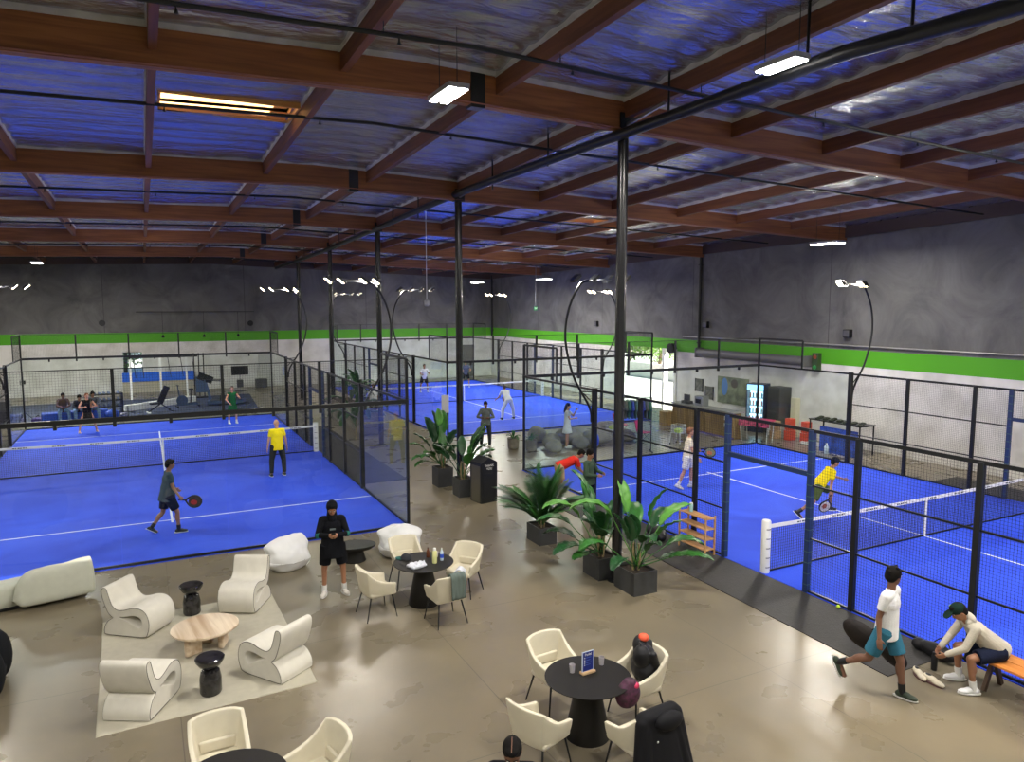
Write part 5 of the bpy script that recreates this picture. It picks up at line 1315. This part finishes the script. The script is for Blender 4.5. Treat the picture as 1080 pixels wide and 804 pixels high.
# white plinth, rig, blue pads
tag(M().bar((-.9, 40.3, .17), (2.35, 43.0, .17), .3, .30).obj('white_plinth', WHITE), 'long low white plinth beside the gym mat', 'plinth')
t = thing('training_rig', 'white upright training rig with black hanging straps', 'training rig', (.85, 45.4, 0), 0)
for x in (-1.55, -.05, 1.3): M().bb((x-.05, -.05, 0), (x+.05, .05, 2.3)).obj('upright', WHITE, t)
M().bb((-1.6, -.05, 2.3), (1.9, .05, 2.4)).obj('crossbar', BLK, t)
for x in (-1.4, -1.0, .35, 1.0, 1.6): M().bar((x, -.08, 2.35), (x+.12, -.1, 1.2), .05, .03).obj('hanging_strap', BLK, t)
t = thing('punch_bag_frame', 'black upright frame of weights beside the treadmill', 'weight machine', (2.75, 44.5, .02))
for x in (-.25, .0, .25): M().bb((x-.03, -.03, 0), (x+.03, .03, 2.55)).obj('upright', BLK, t)
M().bb((-.4, -.2, .0), (.4, .2, .08)).obj('base', BLK, t); M().bb((-.2, -.1, .3), (.35, .12, 1.2)).obj('weight_stack', GREYB, t)
tag(M().bb((-1.2, 49.05, .66), (2.75, 49.3, 1.2)).obj('wall_pad', mat('bright_blue_panel', (.01, .12, .72), .5)), 'long bright blue panel on the far wall under the small window', 'wall panel')
tag(M().bb((-1.2, 48.9, .0), (2.75, 49.3, .64)).obj('bench_wall', mat('beige_panel', (.40, .37, .28), .7)), 'beige low wall panel below the bright blue panel', 'wall panel')
t = thing('television_stand', 'black screen on a pole stand by the far gym wall', 'television', (5.2, 47.0, 0), math.radians(5))
M().bb((-.5, -.03, 1.0), (.5, .03, 1.55)).obj('screen', BLK, t); M().cyl((0, .03, 0), (0, .03, 1.1), .03, n=8).obj('pole', STEEL, t); M().bb((-.3, -.2, 0), (.3, .2, .04)).obj('base', BLK, t); M().bb((-.18, -.15, .25), (.15, .12, .7)).obj('lower_unit', mat('dark_bin', (.06, .06, .07), .6), t)
struct(M().bb((6.6, 49.25, 0), (7.5, 49.3, 2.1)).obj('door_4', mat('pale_door', (.45, .45, .42), .6)), 'pale door in the far wall behind the gym')
struct(M().bb((20.7, 49.24, 0), (21.9, 49.3, 2.35)).obj('door_5', mat('grey_door', (.11, .11, .10), .6)), 'dark grey door in the far wall behind the far court')
tag(M().bb((6.3, 48.4, 0), (7.0, 48.9, .55)).obj('storage_box', mat('dark_bin', (.06, .06, .07), .6)), 'dark box by the far wall behind the gym', 'box')
# track lights on the far wall
t = thing('track_light', 'thin black track with spot lamps on the far wall above the gym', 'track light', (0, YF-.5, 4.85))
M().cyl((-.3, 0, 0), (6.4, 0, 0), .02, n=6).obj('track', BLK, t)
for x in (1.1, 3.4, 5.4): M().cyl((x, 0, 0), (x, 0, -1.35), .012, n=6).obj('drop_rod', BLK, t); M().lathe([(.10, -.16), (.05, 0), (.02, .02)], 10, (x, 0, -1.4)).obj('lamp_shade', BLK, t)
for x in (1.1, 3.4, 5.4): M().bar((x, .0, .0), (x, .49, .0), .03).obj('wall_bracket', BLK, t)
for x, z, lab in ((-2.1, 4.2, 'small round black disc on the far wall, farther left'), (6.2, 4.1, 'small round black disc on the far wall above the gym door')):
    tag(M().cyl((x, YF-.06, z), (x, YF, z), .18, n=14).obj('wall_speaker', BLK), lab, 'speaker')

# ------------------------------------------------------------------ aisle planter and middle background
STONE = mat('grey_stone_blocks', (.20, .18, .14), .8, noise=.35, scale=3)
t = thing('stone_planter', 'long grey stone-block planter in the aisle behind the left court', 'planter', (8.1, 31.05, 0))
for i in range(5):
    for j in range(3): M().bb((-.40, -2.6+i*1.04, .02+j*.30), (.40, -2.6+i*1.04+1.02, .02+j*.30+.29)).obj('stone_block', STONE, t, bevel=.02)
M().bb((-.36, -2.55, .9), (.36, 2.55, .93)).obj('soil', SOIL, t)
def shrub(x, y, z, r, n, lab, seed, ln=.5, mt=None, name='leafy_shrub', group=None):
    rnd = random.Random(seed); t = thing(name, lab, 'plant', (x, y, z), 0, group)
    M().ring_tube([(0, 0, 0), (.02, 0, r*.6), (0, .02, r)], [.03, .025, .015], 6).obj('stem', STEM, t)
    for i in range(n):
        az = rnd.uniform(0, 360); el = rnd.uniform(15, 85); big_leaf((0, 0, r*rnd.uniform(.3, .9)), math.radians(az), math.radians(el), r*.4, r*rnd.uniform(.6, 1), r*.28, 1.3).obj('leaf', mt or rnd.choice((GREEN, GREEN3)), t, sharp=180)
shrub(8.0, 30.3, .93, .9, 14, 'big dark palm-like plant growing in the stone planter', 3)
shrub(8.1, 32.4, .93, .7, 12, 'second dark leafy plant growing in the stone planter', 4)
shrub(7.3, 27.9, .0, 1.25, 16, 'tall dark leafy plant beside the third column', 6)
for x, y, lab, sd in ((11.96, 23.4, 'small potted plant on the floor beside the grey-clad person', 1), (12.35, 22.75, 'second small potted plant, nearer the boulder seats', 2)):
    t = thing('small_potted_plant', lab, 'potted plant', (x, y, 0), 0, 'small potted plants by the boulder seats')
    M().lathe([(.16, 0), (.20, .02), (.22, .40), (.19, .40), (.17, .34), (.0, .33)], 18).obj('pot', STONE, t)
    rnd = random.Random(sd)
    for i in range(9): big_leaf((0, 0, .33), rnd.uniform(0, 6.3), rnd.uniform(.6, 1.4), .12, .25, .08, 1).obj('leaf', GREEN, t, sharp=180)
t = thing('sign_stand', 'small white notice on a stand at the corner of the far court', 'sign', (10.4, 26.2, 0))
M().bb((-.15, -.012, 1.05), (.15, .012, 1.75)).obj('notice_board', WHITE, t); M().cyl((0, .02, 0), (0, .02, 1.2), .015, n=8).obj('pole', STEEL, t); M().bb((-.15, -.15, 0), (.15, .15, .02)).obj('base', BLK, t)
BOULD = mat('grey_boulder_felt', (.25, .235, .20), .9, noise=.25, scale=3)
for i, (x, y, rx, rz_, lab) in enumerate(((12.95, 22.15, .42, .34, 'pale rounded boulder seat at the court corner, nearest the glass'), (13.3, 22.9, .55, .42, 'grey boulder seat just behind the pale one'), (14.2, 22.35, .50, .33, 'pale boulder seat by the person in the white dress'), (14.3, 23.3, .75, .48, 'large dark grey boulder seat at the back'), (15.3, 22.9, .75, .42, 'wide grey boulder seat behind the person in the white dress'), (16.5, 24.1, .8, .45, 'grey boulder seat at the back, near the floodlight post'), (13.4, 24.2, .6, .45, 'grey boulder seat farthest back on the left'), (16.6, 22.9, .6, .33, 'low grey boulder seat nearest the pink chair'))):
    rz_ *= .72; rx *= .8; m = M(); m.ell((0, 0, rz_*.8), (rx, rx*.75, rz_), n=26, m=16)
    m.v = [(a*(1+.16*mn.noise(V((a*2+i*3, b*2, c*2)))), b*(1+.16*mn.noise(V((a*2, b*2+i, c*2)))), max(0, c*(1+.12*mn.noise(V((a*3, b*3, i)))))) for a, b, c in m.v]
    o = tag(m.obj('boulder_pouf', BOULD, None, sub=1, sharp=180), lab, 'pouf', 'boulder-shaped seats behind the right court'); o.location = (x, y, 0); o.rotation_euler = (0, 0, i*.7)
# blue backpack hanging on post
t = lump((10.62+.3, 16.45, 1.35), 0, [((0, 0, .2), (.13, .10, .22))], BLUE, 'blue_backpack', 'blue backpack hanging by the floodlight post of the right court', 'bag'); M().ring_tube([(-.1, -.02, .35), (-.2, -.2, .55), (-.28, -.38, .5)], .012, 6).obj('strap', BLK, t)
# clothes rail
t = thing('clothes_rail', 'clothes rail by the doorway', 'clothes rail', (15.5, 20.9, 0), math.radians(-25))
t['label'] = 'black clothes rail standing in front of the bright doorway'
for x in (-.65, .65): M().cyl((x, 0, .05), (x, 0, 1.95), .016, n=8).obj('upright', BLK, t); M().bar((x, -.28, .03), (x, .28, .03), .04).obj('foot', BLK, t)
M().cyl((-.68, 0, 1.95), (.68, 0, 1.95), .016, n=8).obj('rail', BLK, t)
cols = [(.02, .03, .30), (.03, .035, .05), (.10, .11, .10), (.03, .12, .10), (.02, .05, .30), (.05, .10, .09), (.12, .13, .12), (.02, .03, .22), (.07, .08, .08), (.03, .10, .08)]
for i, c in enumerate(cols):
    p = Matrix.Rotation(math.radians(-25), 3, 'Z') @ V((-.56+i*.124, 0, 0))
    g = thing('hanging_shirt', 'dark sports shirt hanging on the clothes rail', 'shirt', (15.5+p.x, 20.9+p.y, 1.95), math.radians(-25), 'sports shirts hanging on the clothes rail')
    m = M(); m.fru((0, 0, -.10), (0, 0, -.72), (.05, .23), (.05, .26), (1, 0, 0), 14); m.obj('shirt_body', mat('shirt%d' % i, c, .85), g)
    for s_ in (-1, 1): M().cap((0, s_*.20, -.14), (0, s_*.32, -.38), .06, .055, 8).obj('sleeve', mat('shirt%d' % i, c, .85), g)
    M().ring_tube(spline([(0, 0, -.12), (0, 0, -.03), (0, .02, .025), (0, 0, .035), (0, -.02, .015)], 3), .004, 5).obj('hanger_hook', STEEL, g)
# pink chair and strollers
PINK = mat('pink_plastic', (.65, .03, .14), .5)
for (x, y, a, lab) in ((16.9, 22.1, 20, 'bright pink folding chair by the clothes rail'), (17.2, 24.0, 80, 'pink folding chair farther back behind the boulder seats')):
    t = thing('folding_chair', lab, 'chair', (x, y, 0), math.radians(a), 'pink folding chairs')
    M().bb((-.2, -.2, .40), (.2, .2, .43)).obj('seat', PINK, t, bevel=.01); M().bar((0, .2, .45), (0, .3, .85), .4, .03, (0, 1, 0)).obj('backrest', PINK, t)
    for sx in (-1, 1):
        M().bar((sx*.2, -.22, .0), (sx*.2, .22, .42), .025).obj('leg', STEEL, t); M().bar((sx*.2, .25, .0), (sx*.2, -.2, .42), .025).obj('leg', STEEL, t)
WIRE = mat('white_metal', (.6, .6, .6), .4)
for (x, y, lab) in ((16.1, 23.0, 'white wire ball basket on wheels between boulder seats and pink chair'), (17.9, 21.3, 'grey wire ball basket on wheels right of the clothes rail')):
    t = thing('ball_basket', lab, 'ball basket', (x, y, 0), .3, 'wire ball baskets')
    b = M()
    for i in range(9):
        q = -.2+.05*i
        for s_ in (-.2, .2): b.cyl((q, s_, .45), (q, s_, .75), .005, n=5); b.cyl((s_, q, .45), (s_, q, .75), .005, n=5)
    for z in (.45, .6, .75): b.bar((-.2, -.2, z), (.2, -.2, z), .012); b.bar((-.2, .2, z), (.2, .2, z), .012); b.bar((-.2, -.2, z), (-.2, .2, z), .012); b.bar((.2, -.2, z), (.2, .2, z), .012)
    b.bb((-.2, -.2, .445), (.2, .2, .455)); b.obj('wire_basket', WIRE, t)
    for sx in (-1, 1):
        for sy in (-1, 1): M().bar((sx*.2, sy*.2, .45), (sx*.22, sy*.22, .06), .02).obj('leg', WIRE, t); M().ell((sx*.22, sy*.22, .03), (.03, .03, .03), None, 8, 6).obj('caster', BLK, t)
    M().ell((0, 0, .52), (.17, .17, .10), None, 12, 8).obj('ball_load', mat('ball_yellow', (.55, .75, .05), .9), t)
# low rail dividers on aisle
# reception counter
SLAT = mat_wood('slatted_oak', (.20, .12, .04), (.40, .26, .10), .55, 2)
t = thing('reception_counter', 'wood-slat reception counter left of the drinks fridge', 'counter', (20.6, 22.95, 0))
M().bb((-.2, -1.9, .0), (.2, 1.75, 1.02)).obj('front', SLAT, t)
sl = M()
for i in range(40): sl.bb((-.225, -1.88+i*.091, .06), (-.2, -1.84+i*.091, 1.0))
sl.obj('slats', SLAT, t)['kind'] = 'stuff'
M().bb((-.27, -1.95, 1.02), (.35, 1.8, 1.07)).obj('worktop', mat('grey_top', (.3, .29, .26), .5), t); M().bb((-.22, -1.9, 0), (-.15, 1.75, .08)).obj('kick_strip', mat('purple_light', (.12, .08, .25), .5), t)
for z in (.72, .45): M().bb((-.235, -1.75, z), (-.226, -1.45, z+.16)).obj('notice', WHITE, t)
t = thing('wooden_step', 'short wooden block standing at the left end of the reception counter', 'counter', (20.35, 25.0, 0)); M().bb((-.25, -.25, 0), (.25, .22, .62)).obj('body', SLAT, t, bevel=.01)
t = thing('cash_register', 'grey till and screen on the reception counter', 'till', (20.6, 24.0, 1.07)); M().bb((-.15, -.2, 0), (.15, .2, .12)).obj('base', mat('dark_bin', (.06, .06, .07), .6), t); M().box((0, 0, .26), (.05, .35, .26)).obj('screen', mat('dark_bin', (.06, .06, .07), .6), t)
t = thing('coffee_machine', 'grey coffee machine standing on the reception counter', 'coffee machine', (20.6, 23.1, 1.07)); M().bb((-.18, -.25, 0), (.18, .25, .42)).obj('housing', STEEL, t, bevel=.03); M().bb((-.2, -.15, .12), (-.18, .15, .3)).obj('front_panel', BLK, t)
# wall art behind reception
t = thing('wall_mural', 'muted green and blue mural on the right wall behind the counter', 'mural', (XW-.04, 24.1, 0))
M().bb((0, -.95, .85), (.03, .95, 2.05)).obj('canvas', mat('mural_green', (.16, .19, .12), .7, noise=.7, scale=2.2), t)
pc = M(); pc.ell((-.002, .5, 1.6), (.008, .2, .40), None, 14, 8); pc.obj('blue_shape', mat('mural_blue', (.08, .22, .55), .6), t)
M().ell((-.002, -.1, 1.78), (.008, .22, .2), None, 14, 8).obj('grey_shape', mat('mural_grey', (.08, .07, .05), .6), t)
for k_, (y, z) in enumerate(((25.6, 1.2), (26.3, 1.5))):
    t = thing('framed_print', ('dark grey framed print left of the green mural', 'second grey print, farther left of the green mural')[k_], 'picture', (XW-.04, y, z), 0, 'grey prints beside the mural'); M().bb((0, -.25, -.3), (.03, .25, .3)).obj('print', mat('print_grey', (.12, .12, .1), .6, noise=.5), t); 
    for a in (-.25, .25): M().bb((-.01, a-.015, -.31), (.035, a+.015, .31)).obj('frame', BLK, t)
# fridge
t = thing('drinks_fridge', 'lit glass-door drinks fridge near the right wall', 'fridge', (22.75, 22.1, 0), math.radians(-66))
m = M(); m.bb((-.38, -.02, 0), (.38, .35, 2.0)); m.bb((-.38, -.33, 0), (-.33, -.02, 2.0)); m.bb((.33, -.33, 0), (.38, -.02, 2.0)); m.bb((-.33, -.33, 1.72), (.33, -.02, 2.0)); m.bb((-.33, -.33, 0), (.33, -.02, .3)); m.obj('cabinet', mat('fridge_navy', (.02, .03, .07), .4), t)
M().bb((-.32, .0-.03, .3), (.32, -.021, 1.72)).obj('lit_interior', emis('fridge_light', (.55, .8, 1.0), 2.2), t)
M().bb((-.34, -.345, 1.74), (.34, -.33, 1.97)).obj('lit_header', emis('fridge_header', (.25, .6, .9), 1.6), t)
for i, z in enumerate((.45, .78, 1.1, 1.42)):
    M().bb((-.32, -.30, z-.01), (.32, -.04, z)).obj('shelf', STEEL, t)
M().bb((-.33, -.345, .3), (.33, -.335, 1.72)).obj('glass_door', GLASS, t)
for i, z in enumerate((.45, .78, 1.1, 1.42)):
    for j in range(5):
        p = Matrix.Rotation(math.radians(-66), 3, 'Z') @ V((-.24+.12*j, -.2, 0))
        o = tag(M().lathe([(.03, 0), (.032, .12), (.03, .18), (.012, .2), (.012, .22)], 8).obj('drink_bottle', mat('bottle%d' % ((i+j) % 3), ((.5, .1, .05), (.05, .3, .5), (.5, .5, .45))[(i+j) % 3], .3)), 'small drink bottle inside the lit fridge', 'bottle', 'drink bottles in the fridge'); o.location = (22.75+p.x, 22.1+p.y, z)
t = thing('vending_cabinet', 'tall dark cabinet right of the lit fridge', 'cabinet', (22.9, 21.1, 0)); M().bb((-.3, -.3, 0), (.35, .35, 1.95)).obj('cabinet', mat('dark_cab', (.05, .05, .05), .5), t, bevel=.02); M().bb((-.315, -.26, .1), (-.3, .3, .95)).obj('door', mat('dark_cab2', (.035, .035, .035), .4), t); M().bb((-.315, -.26, 1.0), (-.3, .3, 1.88)).obj('door', mat('dark_cab2', (.035, .035, .035), .4), t)
# pink cloth table
t = thing('flyer_table', 'folding table with red and pink patterned cloth behind the right court', 'table', (20.95, 20.35, 0), math.radians(-70))
M().bb((-.6, -.3, .82), (.6, .3, .88)).obj('table_top', PINK, t); M().bb((-.61, -.31, .62), (.61, -.30, .88)).obj('patterned_cloth', mat('red_pattern', (.5, .06, .12), .7, noise=.9, scale=9), t)
for sx in (-1, 1):
    for sy in (-1, 1): M().bar((sx*.5, sy*.25, 0), (sx*.56, sy*.27, .82), .03).obj('leg', WIRE, t)
# red crates, boxes
REDP = mat('red_plastic', (.55, .06, .03), .5)
for (x, y, h, m_, lab) in ((22.35, 20.0, .85, REDP, 'red plastic stand near the right wall, left one of two'), (22.5, 19.35, .8, REDP, 'red plastic stand near the right wall, right one of two'), (22.1, 20.5, .7, mat('cardboard', (.35, .22, .12), .8), 'brown cardboard box leaning by the red stands')):
    t = thing('crate_stand', lab, 'crate', (x, y, 0)); M().bb((-.18, -.15, .0), (.18, .15, h*.45)).obj('lower_crate', m_, t, bevel=.02); M().bb((-.16, -.13, h*.47), (.16, .13, h)).obj('upper_crate', m_, t, bevel=.02)
for (x, y, lab) in ((22.4, 18.9, 'white flat board lying on the floor by the red stands'), (22.6, 20.7, 'white radiator panel standing beside the dark cabinet')):
    t = thing('white_board', lab, 'board', (x, y, 0)); M().bb((-.2, -.45, 0), (.2, .45, .08 if y < 20 else .5)).obj('board', WHITE, t, bevel=.01)
tag(M().bb((23.0, 20.35, 0), (23.25, 20.6, 1.55)).obj('leaning_board', mat('pale_yellow_board', (.55, .52, .38), .7)), 'tall pale board leaning on the wall beside the cabinet', 'board')
# black table with blue banner
t = thing('black_table', 'black long table against the right wall outside the right court', 'table', (22.35, 17.7, 0))
M().bb((-.4, -1.1, 1.02), (.4, 1.1, 1.06)).obj('table_top', BLK, t)
for y in (-1.05, 1.05):
    for x in (-.36, .36): M().bb((x-.02, y-.02, 0), (x+.02, y+.02, 1.02)).obj('leg', BLK, t)
m = M(); 
for i in range(18): m.ell((-.3+.6*((i*7) % 5)/5, -1+.118*i, 1.08), (.12, .1, .05), None, 8, 6)
remeshed(m, 'net_heap', mat('heap_dark', (.02, .025, .015), .9), t, .03, 1)
tag(M().bb((21.62, 16.45, .0), (21.66, 18.0, .92)).obj('blue_banner', mat('banner_blue', (.015, .05, .30), .6, noise=.6, scale=4)), 'blue patterned banner standing outside the right court', 'banner')
for (x, y, lab) in ((21.45, 18.1, 'white plastic bottle on the floor left of the blue banner'), (21.4, 17.5, 'pale blue plastic bottle in front of the blue banner')):
    t = thing('water_bottle', lab, 'bottle', (x, y, 0)); M().lathe([(.07, 0), (.08, .02), (.08, .25), (.03, .32), (.03, .36)], 12).obj('body', mat('pale_bottle', (.45, .55, .65), .3), t); M().lathe([(.035, .35), (.035, .38)], 10).obj('lid', WHITE, t)
# duct on right wall, exit sign, wall speaker
t = thing('roller_housing', 'long grey roller-shutter housing on the green stripe of the right wall', 'duct', (XW-.3, 23.0, 3.06))
M().cyl((0, -3.1, 0), (0, 3.1, 0), .19, n=20).obj('drum', mat('dull_grey', (.16, .16, .16), .5, .3), t)
for y in (-3.1, 3.1): M().bb((-.2, y-.03, -.22), (.27, y+.03, .22)).obj('end_bracket', mat('dull_grey', (.16, .16, .16), .5, .3), t)
t = thing('signal_box', 'small dark signal box with red and green lamps on the right wall', 'signal', (XW-.1, 19.6, 3.05)); M().bb((-.1, -.14, -.35), (.1, .14, .35)).obj('housing', mat('dark_green_box', (.03, .06, .02), .6), t)
for z, c in ((.2, (.25, .05, .02)), (-.2, (.02, .25, .05))): M().cyl((-.12, 0, z), (-.1, 0, z), .08, n=12).obj('lamp_lens', mat('lens%d' % int(z*10), c, .3), t)
for y, z, lab in ((18.3, 4.2, 'small dark square speaker on the right wall beside the floodlight arc'), (25.9, 4.35, 'small dark box on the right wall by the downpipe'), (35.0, 4.2, 'small dark box on the right wall near the big floodlight arc')):
    t = thing('wall_speaker', lab, 'speaker', (XW-.08, y, z)); M().bb((-.08, -.15, -.15), (.08, .15, .15)).obj('cabinet', BLK, t, bevel=.01); M().bb((-.085, -.12, -.12), (-.08, .12, .12)).obj('grille', mat('dark_bin', (.06, .06, .07), .6), t)
t = thing('exit_sign', 'green exit sign hanging on a long rod over the far court', 'exit sign', (21.9, 39.8, 5.05), math.radians(30))
M().bb((-.18, -.03, -.13), (.18, .03, .13)).obj('housing', mat('exit_green', (.02, .22, .06), .5), t)
text('printed_lettering', 'EXIT', .15, emis('exit_glow', (.6, 1, .7), 1.0), (0, -.032, 0), (PI/2, 0, 0), t, .001); M().cyl((0, 0, .13), (0, 0, deck(21.9, 39.8)-5.05-.10), .015, n=6).obj('rod', STEEL, t)
t = thing('hanging_beacon', 'small white lamp hanging on a long thin rod in the aisle', 'pendant', (8.25, 22.3, 5.3)); M().cyl((0, 0, .1), (0, 0, deck(8.25, 22.3)-5.3-.1), .012, n=6).obj('rod', WHITE, t); M().lathe([(.03, -.1), (.08, -.06), (.08, .08), (.03, .12)], 14).obj('lamp_body', mat('lamp_housing', (.35, .35, .36), .4, .3), t)
# wall-mounted bell / fan by the doorway
t = thing('wall_fan', 'black round fan at the top of the open doorway', 'fan', (XW-.35, 28.0, 3.15)); M().cyl((-.08, 0, 0), (.08, 0, 0), .25, n=20).obj('cage', BLK, t); M().bar((.05, 0, 0), (.36, 0, 0), .06).obj('wall_arm', BLK, t)
